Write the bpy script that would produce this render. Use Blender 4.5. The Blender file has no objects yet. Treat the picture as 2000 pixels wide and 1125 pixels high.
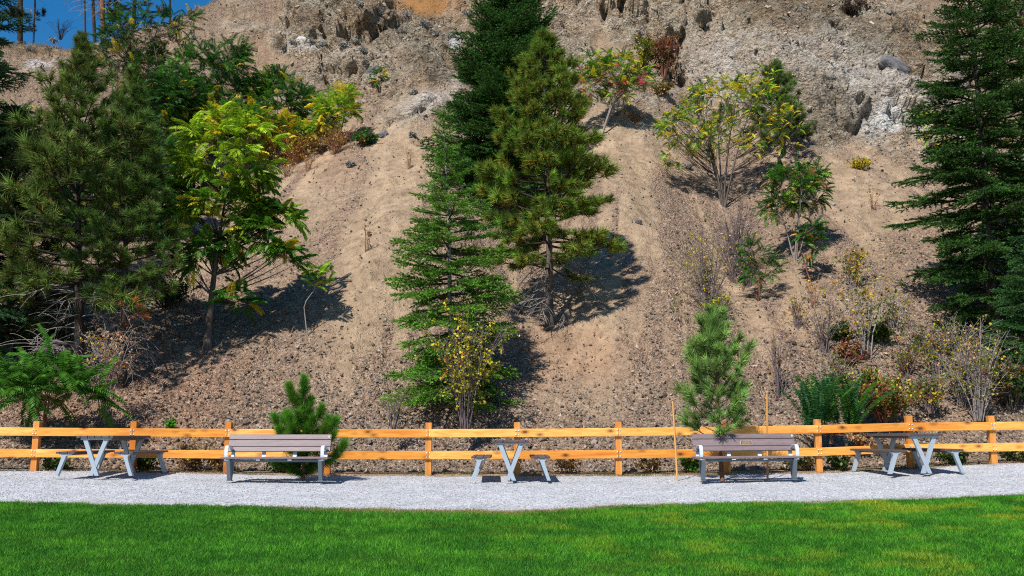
import bpy, math, random
import numpy as np
from mathutils import Vector, Matrix
from mathutils.bvhtree import BVHTree

random.seed(7)
RNG = np.random.default_rng(7)
SC = bpy.context.scene
COL = SC.collection

# ------------------------------------------------------------------ camera, sky, sun, exposure
FPX = 1940.0                                   # focal length in pixels of a 2000 px wide frame
PITCH = math.atan((845 - 562.5) / FPX)
CAM = Vector((0, 0, 1.0))
cam_d = bpy.data.cameras.new('camera')
cam_d.sensor_width = 36.0
cam_d.lens = FPX / 2000 * 36.0
cam_d.clip_end = 2000
cam = bpy.data.objects.new('camera', cam_d)
cam.location = CAM
cam.rotation_euler = (math.pi / 2 + PITCH, 0, 0)
COL.objects.link(cam)
SC.camera = cam

LIGHT = Vector((0.40, 0.72, -1.0)).normalized()  # the way sunlight travels
world = bpy.data.worlds.new('World')
SC.world = world
world.use_nodes = True
wn = world.node_tree
wn.nodes.clear()
sky = wn.nodes.new('ShaderNodeTexSky')
sky.sky_type = 'NISHITA'
sky.sun_disc = False
sky.sun_elevation = math.asin(-LIGHT.z)
sky.sun_rotation = math.atan2(-LIGHT.x, -LIGHT.y)
sky.altitude = 400
sky.air_density = 1.0
sky.dust_density = 0.3
sky.ozone_density = 2.0
bg = wn.nodes.new('ShaderNodeBackground')
bg.inputs['Strength'].default_value = 0.10
wo = wn.nodes.new('ShaderNodeOutputWorld')
hsv = wn.nodes.new('ShaderNodeHueSaturation')
hsv.inputs['Saturation'].default_value = 1.45
wn.links.new(sky.outputs[0], hsv.inputs['Color'])
wn.links.new(hsv.outputs[0], bg.inputs[0])
wn.links.new(bg.outputs[0], wo.inputs[0])

sun_d = bpy.data.lights.new('sun', 'SUN')
sun_d.energy = 5.0
sun_d.angle = math.radians(0.53)
sun_d.color = (1.0, 0.95, 0.88)
sun = bpy.data.objects.new('sun', sun_d)
sun.rotation_euler = LIGHT.to_track_quat('-Z', 'Y').to_euler()
sun.location = (-20, -20, 40)
COL.objects.link(sun)

SC.view_settings.view_transform = 'Standard'
SC.view_settings.look = 'None'
SC.view_settings.exposure = 0.32
SC.view_settings.gamma = 1.0
SC.view_settings.use_curve_mapping = False
SC.render.engine = 'CYCLES'
SC.cycles.max_bounces = 5
SC.cycles.diffuse_bounces = 3
SC.cycles.transmission_bounces = 3
SC.cycles.use_denoising = False
SC.cycles.filter_width = 1.1
SC.cycles.caustics_reflective = False
SC.cycles.caustics_refractive = False

# ------------------------------------------------------------------ helpers: camera rays, noise
_cp, _sp = math.cos(PITCH), math.sin(PITCH)
FWD = Vector((0, _cp, _sp)); UPV = Vector((0, -_sp, _cp))


def ray(px, py):
    return Vector(((px - 1000) / FPX, 0, 0)) + UPV * ((562.5 - py) / FPX) + FWD


def at(px, py, Y):
    d = ray(px, py)
    return CAM + d * (Y / d.y)


def project(x, y, z):
    dx, dy, dz = x, y, z - CAM.z
    dep = np.maximum(dy * _cp + dz * _sp, 0.1)
    up = -dy * _sp + dz * _cp
    return 1000 + FPX * dx / dep, 562.5 - FPX * up / dep


def smooth(a, b, x):
    t = np.clip((x - a) / (b - a), 0, 1)
    return t * t * (3 - 2 * t)


def vnoise(x, y, seed=0):
    xi = np.floor(x).astype(np.int64); yi = np.floor(y).astype(np.int64)
    fx = x - xi; fy = y - yi
    fx = fx * fx * (3 - 2 * fx); fy = fy * fy * (3 - 2 * fy)

    def h(a, b):
        n = (a * 374761393 + b * 668265263 + seed * 69069 + 1013904223) & 0xffffffff
        n = ((n ^ (n >> 13)) * 1274126177) & 0xffffffff
        n = n ^ (n >> 16)
        return (n & 0xffff) / 65535.0
    return (h(xi, yi) * (1 - fx) + h(xi + 1, yi) * fx) * (1 - fy) + (h(xi, yi + 1) * (1 - fx) + h(xi + 1, yi + 1) * fx) * fy


def fbm(x, y, oct=4, seed=0, gain=0.5):
    s = 0; a = 1; t = 0
    for i in range(oct):
        s = s + a * vnoise(x * 2 ** i, y * 2 ** i, seed + i * 17); t += a; a *= gain
    return s / t


# ------------------------------------------------------------------ helpers: meshes, things, parts
class MB:
    def __init__(self):
        self.V = []; self.F = []; self.n = 0

    def add(self, V, F, col=(1, 1, 1), mat=0, smooth=False):
        V = np.asarray(V, float).reshape(-1, 3); F = np.asarray(F, np.int64)
        c = np.asarray(col, float)
        if c.ndim == 1:
            c = np.tile(c, (len(F), 1))
        self.F.append((F + self.n, c, mat, smooth)); self.V.append(V); self.n += len(V)

    def mesh(self, name, mats, sm=None):
        me = bpy.data.meshes.new(name)
        V = np.concatenate(self.V)
        me.vertices.add(len(V)); me.vertices.foreach_set('co', V.ravel())
        lv = []; ls = []; mi = []; cc = []; us = []; k = 0
        for F, c, m, s in self.F:
            lv.append(F.ravel()); w = F.shape[1]
            ls.append(k + np.arange(len(F)) * w); k += F.size
            mi.append(np.full(len(F), m)); cc.append(c); us.append(np.full(len(F), s if sm is None else sm))
        lv = np.concatenate(lv); ls = np.concatenate(ls)
        me.loops.add(len(lv)); me.loops.foreach_set('vertex_index', lv.astype(np.int32))
        me.polygons.add(len(ls)); me.polygons.foreach_set('loop_start', ls.astype(np.int32))
        me.polygons.foreach_set('material_index', np.concatenate(mi).astype(np.int32))
        me.polygons.foreach_set('use_smooth', np.concatenate(us).astype(bool))
        cc = np.concatenate(cc); cc = np.concatenate([cc, np.ones((len(cc), 1))], 1)
        a = me.attributes.new('col', 'FLOAT_COLOR', 'FACE'); a.data.foreach_set('color', cc.astype(np.float32).ravel())
        for m in mats:
            me.materials.append(m)
        me.update(calc_edges=True)
        return me

    def build(self, name, mats, parent=None, loc=None):
        if not isinstance(mats, (list, tuple)):
            mats = [mats]
        return obj(name, self.mesh(name, mats), parent, loc)


def obj(name, me, parent=None, loc=None):
    o = bpy.data.objects.new(name, me)
    COL.objects.link(o)
    if parent is not None:
        o.parent = parent
    if loc is not None:
        o.location = loc
    return o


def tag(o, label, cat, group=None):
    o['label'] = label; o['category'] = cat
    if group:
        o['group'] = group
    return o


def thing(name, label, cat, loc, group=None, rz=0.0):
    o = bpy.data.objects.new(name, None)
    o.empty_display_size = 0.2
    COL.objects.link(o)
    o.location = loc; o.rotation_euler = (0, 0, rz)
    return tag(o, label, cat, group)


def norm(a):
    return a / np.maximum(np.linalg.norm(a, axis=-1, keepdims=True), 1e-9)


def tube(mb, pts, rad, n=5, col=(1, 1, 1), mat=0, cap=False):
    pts = np.asarray(pts, float); k = len(pts)
    rad = np.broadcast_to(np.asarray(rad, float), (k,))
    t = np.zeros_like(pts); t[1:-1] = pts[2:] - pts[:-2]; t[0] = pts[1] - pts[0]; t[-1] = pts[-1] - pts[-2]
    t = norm(t)
    ref = np.where(np.abs(t[:, 2:3]) < 0.9, np.array([[0, 0, 1.0]]), np.array([[1.0, 0, 0]]))
    if np.abs(t[:, 2]).max() > 0.9 and np.abs(t[:, 2]).min() < 0.9:
        ref = np.tile(np.array([[0.31, 0.9, 0.29]]), (k, 1))
    u = norm(np.cross(t, ref)); v = np.cross(t, u)
    a = np.arange(n) * 2 * math.pi / n
    V = pts[:, None, :] + rad[:, None, None] * (np.cos(a)[None, :, None] * u[:, None, :] + np.sin(a)[None, :, None] * v[:, None, :])
    i = np.arange(k - 1)[:, None] * n; j = np.arange(n)[None, :]; j2 = (j + 1) % n
    F = np.stack([i + j, i + j2, i + n + j2, i + n + j], -1).reshape(-1, 4)
    mb.add(V.reshape(-1, 3), F, col, mat, True)
    if cap:
        c = np.stack([np.full(n - 2, (k - 1) * n), (k - 1) * n + np.arange(1, n - 1), (k - 1) * n + np.arange(2, n)], -1)
        mb.add(V.reshape(-1, 3), c, col, mat, False)


def needles(mb, base, d, L, w, col, mat=0):
    base = np.asarray(base); d = norm(np.asarray(d)); n = len(base)
    p = norm(np.cross(d, RNG.normal(size=(n, 3)))) * (np.asarray(w).reshape(-1, 1) / 2 if np.ndim(w) else w / 2)
    L = np.broadcast_to(L, (n,)).reshape(-1, 1)
    V = np.stack([base - p, base + p, base + d * L], 1).reshape(-1, 3)
    mb.add(V, np.arange(3 * n).reshape(-1, 3), col, mat)


def box(mb, c, s, col=(1, 1, 1), mat=0, bev=0.0, R=None):
    """box, optionally chamfered along all twelve edges"""
    hx, hy, hz = [k / 2 for k in s]
    if bev <= 0:
        V = np.array([(x, y, z) for x in (-hx, hx) for y in (-hy, hy) for z in (-hz, hz)])
        F = [(0, 1, 3, 2), (4, 6, 7, 5), (0, 4, 5, 1), (2, 3, 7, 6), (0, 2, 6, 4), (1, 5, 7, 3)]
        V2 = V
        Fq, Ft = np.array(F), None
    else:
        b = bev; P = {}; V2 = []
        for sx in (-1, 1):
            for sy in (-1, 1):
                for sz in (-1, 1):
                    for ax in range(3):
                        q = [sx * (hx - b), sy * (hy - b), sz * (hz - b)]
                        q[ax] = (sx * hx, sy * hy, sz * hz)[ax]
                        P[(sx, sy, sz, ax)] = len(V2); V2.append(q)
        Fq = []; Ft = []
        for ax in range(3):
            o1, o2 = [(1, 2), (2, 0), (0, 1)][ax]
            for s0 in (-1, 1):
                f = []
                for a, c2 in ((-1, -1), (1, -1), (1, 1), (-1, 1)):
                    k = [0, 0, 0]; k[ax] = s0; k[o1] = a; k[o2] = c2
                    f.append(P[(*k, ax)])
                Fq.append(f if s0 > 0 else f[::-1])
            for a in (-1, 1):
                for c2 in (-1, 1):
                    k1 = [0, 0, 0]; k1[o1] = a; k1[o2] = c2
                    kA = list(k1); kA[ax] = -1; kB = list(k1); kB[ax] = 1
                    Fq.append([P[(*kA, o1)], P[(*kB, o1)], P[(*kB, o2)], P[(*kA, o2)]])
        for sx in (-1, 1):
            for sy in (-1, 1):
                for sz in (-1, 1):
                    Ft.append([P[(sx, sy, sz, 0)], P[(sx, sy, sz, 1)], P[(sx, sy, sz, 2)]])
        V2 = np.array(V2); Fq = np.array(Fq); Ft = np.array(Ft)
    if R is not None:
        V2 = V2 @ np.asarray(R).T
    V2 = V2 + np.asarray(c)
    mb.add(V2, Fq, col, mat)
    if Ft is not None:
        mb.add(V2, Ft, col, mat)


def prism(mb, poly, y0, y1, col=(1, 1, 1), mat=0, axis='y'):
    """a polygon given in the two other axes, swept along one axis"""
    poly = np.asarray(poly, float); n = len(poly)

    def P(v):
        if axis == 'y':
            return np.stack([poly[:, 0], np.full(n, v), poly[:, 1]], -1)
        return np.stack([np.full(n, v), poly[:, 0], poly[:, 1]], -1)
    V = np.concatenate([P(y0), P(y1)])
    i = np.arange(n); j = (i + 1) % n
    mb.add(V, np.stack([i, j, n + j, n + i], -1), col, mat)
    mb.add(V, np.arange(n)[None, :], col, mat)
    mb.add(V, (n + np.arange(n)[::-1])[None, :], col, mat)


def face_frame(d, roll=0.0, up=(0, 0, 1)):
    """rotation whose x axis runs along d and whose z axis leans to up"""
    x = Vector(d).normalized(); u = Vector(up)
    y = u.cross(x)
    if y.length < 1e-3:
        y = Vector((0, 1, 0)).cross(x)
    y.normalize(); z = x.cross(y)
    m = Matrix((x, y, z)).transposed()
    return m @ Matrix.Rotation(roll, 3, 'X')


def put(name, me, parent, pos, rot3, s=1.0, color=None):
    o = bpy.data.objects.new(name, me)
    COL.objects.link(o)
    o.parent = parent
    sv = s if isinstance(s, (tuple, list)) else (s, s, s)
    o.matrix_basis = Matrix.Translation(pos) @ rot3.to_4x4() @ Matrix.Diagonal((*sv, 1))
    if color is not None:
        o.color = (*color, 1)
    return o


# ------------------------------------------------------------------ materials
def mat(name):
    m = bpy.data.materials.new(name); m.use_nodes = True
    nt = m.node_tree; nt.nodes.clear()
    out = nt.nodes.new('ShaderNodeOutputMaterial')
    return m, nt, out


def nd(nt, typ, ins=None, **props):
    n = nt.nodes.new(typ)
    for k, v in props.items():
        setattr(n, k, v)
    for k, v in (ins or {}).items():
        if isinstance(v, bpy.types.NodeSocket):
            nt.links.new(v, n.inputs[k])
        else:
            n.inputs[k].default_value = v
    return n


def mixc(nt, fac, a, b, mode='MIX'):
    n = nt.nodes.new('ShaderNodeMix'); n.data_type = 'RGBA'; n.blend_type = mode
    for k, v in ((0, fac), (6, a), (7, b)):
        if isinstance(v, bpy.types.NodeSocket):
            nt.links.new(v, n.inputs[k])
        else:
            n.inputs[k].default_value = v if k == 0 or len(v) == 4 else (*v, 1)
    return n.outputs[2]


def ramp(nt, fac, stops):
    n = nt.nodes.new('ShaderNodeValToRGB')
    nt.links.new(fac, n.inputs[0])
    el = n.color_ramp.elements
    while len(el) < len(stops):
        el.new(0.5)
    for e, (p, c) in zip(el, stops):
        e.position = p
        e.color = c if isinstance(c, tuple) and len(c) == 4 else ((*c, 1) if isinstance(c, tuple) else (c, c, c, 1))
    return n.outputs[0]


def math_(nt, op, a, b=0.5, clamp=False):
    n = nt.nodes.new('ShaderNodeMath'); n.operation = op; n.use_clamp = clamp
    for k, v in ((0, a), (1, b)):
        if isinstance(v, bpy.types.NodeSocket):
            nt.links.new(v, n.inputs[k])
        else:
            n.inputs[k].default_value = v
    return n.outputs[0]


def noise(nt, vec, scale, detail=3, rough=0.55, dist=0.0):
    n = nd(nt, 'ShaderNodeTexNoise', {'Scale': scale, 'Detail': detail, 'Roughness': rough, 'Distortion': dist})
    if vec is not None:
        nt.links.new(vec, n.inputs['Vector'])
    return n.outputs[0]


def mapping(nt, vec, scale=(1, 1, 1), rot=(0, 0, 0)):
    n = nd(nt, 'ShaderNodeMapping', {'Scale': scale, 'Rotation': rot})
    nt.links.new(vec, n.inputs[0])
    return n.outputs[0]


def bump(nt, h, strength=0.5, dist=0.02, normal=None):
    n = nd(nt, 'ShaderNodeBump', {'Strength': strength, 'Distance': dist, 'Height': h})
    if normal is not None:
        nt.links.new(normal, n.inputs['Normal'])
    return n.outputs[0]


def bsdf(nt, out, color, rough=0.7, spec=0.3, metal=0.0, normal=None):
    p = nd(nt, 'ShaderNodeBsdfPrincipled', {'Roughness': rough, 'Metallic': metal, 'Specular IOR Level': spec})
    if isinstance(color, bpy.types.NodeSocket):
        nt.links.new(color, p.inputs['Base Color'])
    else:
        p.inputs['Base Color'].default_value = (*color, 1)
    if normal is not None:
        nt.links.new(normal, p.inputs['Normal'])
    nt.links.new(p.outputs[0], out.inputs[0])
    return p


def objco(nt):
    return nd(nt, 'ShaderNodeTexCoord').outputs['Object']


def foliage_material(name, trans=0.35, rough=0.55, spec=0.25):
    """leaf colour = the object's own colour times the leaf's colour"""
    m, nt, out = mat(name)
    a = nd(nt, 'ShaderNodeAttribute', attribute_name='col')
    oi = nd(nt, 'ShaderNodeObjectInfo')
    c = mixc(nt, 1.0, a.outputs['Color'], oi.outputs['Color'], 'MULTIPLY')
    p = nd(nt, 'ShaderNodeBsdfPrincipled', {'Base Color': c, 'Roughness': rough, 'Specular IOR Level': spec})
    t = nd(nt, 'ShaderNodeBsdfTranslucent', {'Color': c})
    mx = nd(nt, 'ShaderNodeMixShader', {0: trans, 1: p.outputs[0], 2: t.outputs[0]})
    nt.links.new(mx.outputs[0], out.inputs[0])
    return m


LEAF = foliage_material('leaf', 0.32, 0.45, 0.22)
NEEDLE = foliage_material('needle', 0.25, 0.65, 0.08)
GRASS = foliage_material('grass_blade', 0.38, 0.6, 0.12)


def bark_material(name, lo, hi, scale=9.0):
    m, nt, out = mat(name)
    v = mapping(nt, objco(nt), (1, 1, 0.25))
    n1 = noise(nt, v, scale, 4, 0.7)
    n2 = noise(nt, objco(nt), 2.0, 2)
    c = ramp(nt, n1, [(0.3, lo), (0.7, hi)])
    c = mixc(nt, n2, c, mixc(nt, 1.0, c, (1.25, 1.2, 1.15), 'MULTIPLY'))
    bsdf(nt, out, c, 0.9, 0.15, normal=bump(nt, n1, 0.8, 0.03))
    return m


BARK = bark_material('grey_brown_bark', (0.035, 0.028, 0.024), (0.17, 0.14, 0.12))
BARK_DARK = bark_material('dark_bark', (0.015, 0.012, 0.01), (0.075, 0.058, 0.05))
BARK_RED = bark_material('pine_bark', (0.05, 0.025, 0.015), (0.26, 0.13, 0.08), 6)
BARK_GREY = bark_material('pale_bark', (0.13, 0.115, 0.11), (0.36, 0.32, 0.3), 12)
STEM_PURPLE = bark_material('stem_bark', (0.08, 0.06, 0.065), (0.24, 0.19, 0.19), 20)
STEM_RUST = bark_material('rusty_stem', (0.13, 0.055, 0.03), (0.32, 0.15, 0.09), 20)


def stone_material(name):
    m, nt, out = mat(name)
    a = nd(nt, 'ShaderNodeAttribute', attribute_name='col')
    oi = nd(nt, 'ShaderNodeObjectInfo')
    c = mixc(nt, 1.0, a.outputs['Color'], oi.outputs['Color'], 'MULTIPLY')
    n1 = noise(nt, objco(nt), 22, 4, 0.7)
    c = mixc(nt, 1.0, c, ramp(nt, n1, [(0.3, 0.55), (0.7, 1.25)]), 'MULTIPLY')
    bsdf(nt, out, c, 0.9, 0.2, normal=bump(nt, n1, 0.4, 0.02))
    return m


STONE = stone_material('loose_stone')


def hill_material():
    m, nt, out = mat('hillside_soil_and_rock')
    co = objco(nt)
    att = lambda n: nd(nt, 'ShaderNodeAttribute', attribute_name=n).outputs['Fac']
    fine, rock, white, ochre, red, dark = [att(k) for k in ('fine', 'rock', 'white', 'ochre', 'red', 'dark')]
    nA = noise(nt, co, 0.9, 5, 0.6)
    nB = noise(nt, co, 7, 4, 0.65)
    nC = noise(nt, co, 30, 3, 0.6)
    # fine dirt
    dirt = ramp(nt, nA, [(0.3, (0.3, 0.215, 0.138)), (0.7, (0.49, 0.356, 0.232))])
    dirt = mixc(nt, 1.0, dirt, ramp(nt, nC, [(0.3, 0.7), (0.65, 1.15)]), 'MULTIPLY')
    # scree: cells as small stones
    vor = nd(nt, 'ShaderNodeTexVoronoi', {'Vector': co, 'Scale': 13.0, 'Randomness': 1.0})
    vor2 = nd(nt, 'ShaderNodeTexVoronoi', {'Vector': co, 'Scale': 29.0, 'Randomness': 1.0})
    sep = nd(nt, 'ShaderNodeSeparateColor', {0: vor.outputs['Color']})
    sep2 = nd(nt, 'ShaderNodeSeparateColor', {0: vor2.outputs['Color']})
    st = ramp(nt, sep.outputs[0], [(0.0, (0.09, 0.062, 0.046)), (0.5, (0.19, 0.135, 0.098)), (0.85, (0.27, 0.2, 0.15)), (1.0, (0.4, 0.33, 0.27))])
    st2 = ramp(nt, sep2.outputs[0], [(0.0, (0.08, 0.056, 0.042)), (0.6, (0.21, 0.15, 0.108)), (1.0, (0.36, 0.29, 0.23))])
    scree = mixc(nt, 0.55, st, st2)
    scree = mixc(nt, 1.0, scree, (1.5, 1.42, 1.33), 'MULTIPLY')
    f2 = math_(nt, 'MULTIPLY_ADD', nB, 0.9, )
    f2.node.inputs[2].default_value = -0.45
    ff = math_(nt, 'ADD', fine, f2, True)
    soil = mixc(nt, ff, scree, dirt)
    soil = mixc(nt, math_(nt, 'MULTIPLY', red, 0.42), soil, mixc(nt, 1.0, soil, (1.02, 0.8, 0.72), 'MULTIPLY'))
    # rock
    rv = mapping(nt, co, (1.0, 1.0, 1.6), (0.25, 0.15, 0.5))
    r1 = noise(nt, rv, 1.1, 7, 0.68, 0.7)
    r2 = noise(nt, rv, 6.0, 6, 0.72, 0.5)
    r3 = noise(nt, co, 0.35, 3, 0.5)
    rc = ramp(nt, r1, [(0.3, (0.19, 0.145, 0.105)), (0.43, (0.33, 0.265, 0.19)), (0.57, (0.46, 0.39, 0.295)), (0.72, (0.6, 0.54, 0.45))])
    rc = mixc(nt, 1.0, rc, ramp(nt, r2, [(0.36, 0.36), (0.48, 1.0), (0.66, 1.4)]), 'MULTIPLY')
    rc = mixc(nt, ramp(nt, r3, [(0.42, 0.0), (0.62, 0.55)]), rc, mixc(nt, 1.0, rc, (0.98, 0.78, 0.62), 'MULTIPLY'))
    r4 = noise(nt, mapping(nt, co, (1, 1, 1.5), (0.4, 0.2, 0.3)), 15, 5, 0.75, 0.4)
    rc = mixc(nt, 1.0, rc, ramp(nt, r4, [(0.36, 0.28), (0.46, 0.9), (0.66, 1.45)]), 'MULTIPLY')
    rv2 = nd(nt, 'ShaderNodeTexVoronoi', {'Vector': mapping(nt, co, (1, 1, 1.7), (0.3, 0.5, 0.2)), 'Scale': 1.5, 'Randomness': 1.0}, feature='DISTANCE_TO_EDGE')
    crk = math_(nt, 'MULTIPLY', ramp(nt, rv2.outputs[0], [(0.0, 1.0), (0.05, 0.0)]), ramp(nt, r3, [(0.4, 0.0), (0.6, 0.8)]))
    rc = mixc(nt, crk, rc, mixc(nt, 1.0, rc, (0.35, 0.33, 0.3), 'MULTIPLY'))
    # clods and hollows of the loose ground
    r5 = noise(nt, mapping(nt, co, (1.0, 0.8, 0.8)), 3.2, 6, 0.72, 0.3)
    soil = mixc(nt, 1.0, soil, ramp(nt, r5, [(0.34, 0.66), (0.47, 1.02), (0.66, 1.2)]), 'MULTIPLY')
    upper = math_(nt, 'SUBTRACT', nd(nt, 'ShaderNodeSeparateXYZ', {0: co}).outputs[2], 15.0)
    upper = math_(nt, 'MULTIPLY', upper, 0.25, True)
    soil = mixc(nt, upper, soil, mixc(nt, 1.0, soil, ramp(nt, r4, [(0.36, 0.5), (0.5, 1.0), (0.66, 1.25)]), 'MULTIPLY'))
    col = mixc(nt, rock, soil, rc)
    w2 = math_(nt, 'MULTIPLY', white, ramp(nt, r2, [(0.35, 0.0), (0.55, 1.0)]))
    col = mixc(nt, w2, col, (0.86, 0.85, 0.83))
    o2 = math_(nt, 'MULTIPLY', ochre, ramp(nt, r2, [(0.3, 0.25), (0.6, 1.0)]))
    col = mixc(nt, o2, col, (0.42, 0.19, 0.045))
    col = mixc(nt, dark, col, mixc(nt, 1.0, col, (0.5, 0.5, 0.47), 'MULTIPLY'))
    # relief
    hs = math_(nt, 'SUBTRACT', 1.0, vor.outputs['Distance'])
    hs = math_(nt, 'MULTIPLY_ADD', hs, 0.6, )
    nt.links.new(math_(nt, 'MULTIPLY', vor2.outputs['Distance'], -0.35), hs.node.inputs[2])
    hs = math_(nt, 'MULTIPLY', hs, math_(nt, 'SUBTRACT', 1.0, math_(nt, 'MULTIPLY', ff, 0.85)))
    hsoil = math_(nt, 'ADD', math_(nt, 'MULTIPLY', r5, 1.3), math_(nt, 'ADD', hs, math_(nt, 'ADD', math_(nt, 'MULTIPLY', nC, 0.25), math_(nt, 'MULTIPLY', math_(nt, 'MULTIPLY', r4, upper), 0.8))))
    fv = nd(nt, 'ShaderNodeTexVoronoi', {'Vector': mapping(nt, co, (1, 1, 1.5), (0.5, 0.2, 0.9)), 'Scale': 2.2, 'Randomness': 1.0}, distance='MANHATTAN')
    fv2 = nd(nt, 'ShaderNodeTexVoronoi', {'Vector': mapping(nt, co, (1, 1, 1.4), (0.2, 0.6, 0.3)), 'Scale': 6.5, 'Randomness': 1.0}, distance='MANHATTAN')
    facets = math_(nt, 'ADD', math_(nt, 'MULTIPLY', fv.outputs['Distance'], -1.3), math_(nt, 'MULTIPLY', fv2.outputs['Distance'], -0.7))
    hrock = math_(nt, 'ADD', math_(nt, 'MULTIPLY', r1, 2.2), math_(nt, 'ADD', math_(nt, 'MULTIPLY', r2, 1.4), math_(nt, 'ADD', facets, math_(nt, 'MULTIPLY', r4, 0.9))))
    hh = nd(nt, 'ShaderNodeMix', {0: rock, 2: hsoil, 3: hrock}).outputs[0]
    bsdf(nt, out, col, 0.95, 0.1, normal=bump(nt, hh, 0.9, 0.18))
    return m


def gravel_material():
    m, nt, out = mat('pale_crushed_gravel')
    co = objco(nt)
    v = nd(nt, 'ShaderNodeTexVoronoi', {'Vector': co, 'Scale': 38.0})
    sp = nd(nt, 'ShaderNodeSeparateColor', {0: v.outputs['Color']})
    c = ramp(nt, sp.outputs[0], [(0.0, (0.2, 0.205, 0.22)), (0.25, (0.38, 0.385, 0.4)), (0.8, (0.52, 0.525, 0.54)), (1.0, (0.66, 0.66, 0.66))])
    n1 = noise(nt, co, 1.2, 4, 0.6)
    c = mixc(nt, 1.0, c, ramp(nt, n1, [(0.3, 0.84), (0.65, 1.08)]), 'MULTIPLY')
    a = nd(nt, 'ShaderNodeAttribute', attribute_name='dirt').outputs['Fac']
    c = mixc(nt, a, c, mixc(nt, 1.0, c, (0.62, 0.5, 0.4), 'MULTIPLY'))
    bsdf(nt, out, c, 0.85, 0.2, normal=bump(nt, v.outputs['Distance'], 0.7, 0.02))
    return m


def lawn_material():
    m, nt, out = mat('turf')
    co = objco(nt)
    n1 = noise(nt, co, 1.6, 5, 0.65)
    n2 = noise(nt, co, 40, 3)
    c = ramp(nt, n1, [(0.3, (0.02, 0.07, 0.008)), (0.7, (0.05, 0.14, 0.014))])
    c = mixc(nt, 1.0, c, ramp(nt, n2, [(0.3, 0.6), (0.7, 1.2)]), 'MULTIPLY')
    a = nd(nt, 'ShaderNodeAttribute', attribute_name='dry').outputs['Fac']
    c = mixc(nt, a, c, (0.16, 0.11, 0.055))
    bsdf(nt, out, c, 0.9, 0.1, normal=bump(nt, n2, 0.6, 0.03))
    return m


def wood_material(name, lo, hi, knot=(0.16, 0.05, 0.012), along='X'):
    m, nt, out = mat(name)
    co = objco(nt)
    oi = nd(nt, 'ShaderNodeObjectInfo')
    off = nd(nt, 'ShaderNodeVectorMath', {0: co, 1: (0, 0, 0)}, operation='ADD')
    rr = math_(nt, 'MULTIPLY', oi.outputs['Random'], 37.0)
    cmb = nd(nt, 'ShaderNodeCombineXYZ', {0: rr, 1: rr, 2: rr})
    nt.links.new(cmb.outputs[0], off.inputs[1])
    p = off.outputs[0]
    sc = (0.35, 3, 3) if along == 'X' else (3, 3, 0.35)
    g = noise(nt, mapping(nt, p, sc), 5, 6, 0.65, 0.8)
    g2 = noise(nt, mapping(nt, p, tuple(k * 0.35 for k in sc)), 3.5, 3, 0.5)
    c = ramp(nt, g, [(0.3, lo), (0.68, hi)])
    c = mixc(nt, ramp(nt, g2, [(0.52, 0.0), (0.72, 0.75)]), c, mixc(nt, 1.0, c, (0.8, 0.52, 0.3), 'MULTIPLY'))
    # knots
    ks = (2.6, 0.5, 5.0) if along == 'X' else (5.5, 0.6, 2.5)
    v = nd(nt, 'ShaderNodeTexVoronoi', {'Vector': mapping(nt, p, ks), 'Scale': 1.0, 'Randomness': 1.0})
    vs = nd(nt, 'ShaderNodeSeparateColor', {0: v.outputs['Color']})
    keep = math_(nt, 'GREATER_THAN', vs.outputs[0], 0.42)
    kn = math_(nt, 'MULTIPLY', ramp(nt, v.outputs['Distance'], [(0.09, 1.0), (0.17, 0.5), (0.36, 0.0)]), keep)
    c = mixc(nt, kn, c, knot)
    c = mixc(nt, 1.0, c, ramp(nt, oi.outputs['Random'], [(0.0, (0.8, 0.66, 0.45)), (0.5, (0.98, 0.95, 0.9)), (1.0, (1.08, 1.16, 1.4))]), 'MULTIPLY')
    bsdf(nt, out, c, 0.6, 0.3, normal=bump(nt, g, 0.25, 0.01))
    return m


def slat_material(name='brown_composite_lumber', k=1.0):
    m, nt, out = mat(name)
    co = objco(nt)
    oi = nd(nt, 'ShaderNodeObjectInfo')
    n1 = noise(nt, mapping(nt, co, (0.4, 3, 3)), 9, 5, 0.7)
    n2 = noise(nt, co, 3, 3)
    c = ramp(nt, n1, [(0.3, (0.115 * k, 0.082 * k, 0.088 * k)), (0.7, (0.2 * k, 0.15 * k, 0.155 * k))])
    c = mixc(nt, n2, c, mixc(nt, 1.0, c, (1.3, 1.25, 1.22), 'MULTIPLY'))
    c = mixc(nt, 1.0, c, ramp(nt, oi.outputs['Random'], [(0.0, 0.85), (1.0, 1.12)]), 'MULTIPLY')
    bsdf(nt, out, c, 0.5, 0.45, normal=bump(nt, n1, 0.2, 0.006))
    return m


def paint_material(name, col, rough=0.4, metal=0.0):
    m, nt, out = mat(name)
    n1 = noise(nt, objco(nt), 14, 4, 0.6)
    c = mixc(nt, n1, tuple(k * 0.88 for k in col), tuple(min(1, k * 1.1) for k in col))
    bsdf(nt, out, c, rough, 0.4, metal, bump(nt, n1, 0.05, 0.004))
    return m


HILL = hill_material(); GRAVEL = gravel_material(); LAWN = lawn_material()
RAILWOOD = wood_material('honey_cedar_rail', (0.74, 0.27, 0.035), (0.96, 0.52, 0.125))
POSTWOOD = wood_material('cedar_post', (0.5, 0.19, 0.035), (0.72, 0.31, 0.07), along='Z')
STAKEWOOD = wood_material('stake_wood', (0.5, 0.24, 0.06), (0.72, 0.4, 0.13), (0.3, 0.14, 0.05), along='Z')
SLAT = slat_material()
SLAT_TABLE = slat_material('dark_brown_table_lumber', 0.55)
STEEL = paint_material('powder_coated_grey_steel', (0.34, 0.4, 0.46), 0.35)
STEEL_DARK = paint_material('powder_coated_dark_steel', (0.12, 0.15, 0.18), 0.4)
STEEL_PALE = paint_material('pale_powder_coat', (0.6, 0.66, 0.72), 0.35)
BOLT = paint_material('galvanised_bolt', (0.7, 0.7, 0.7), 0.35, 0.5)
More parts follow.
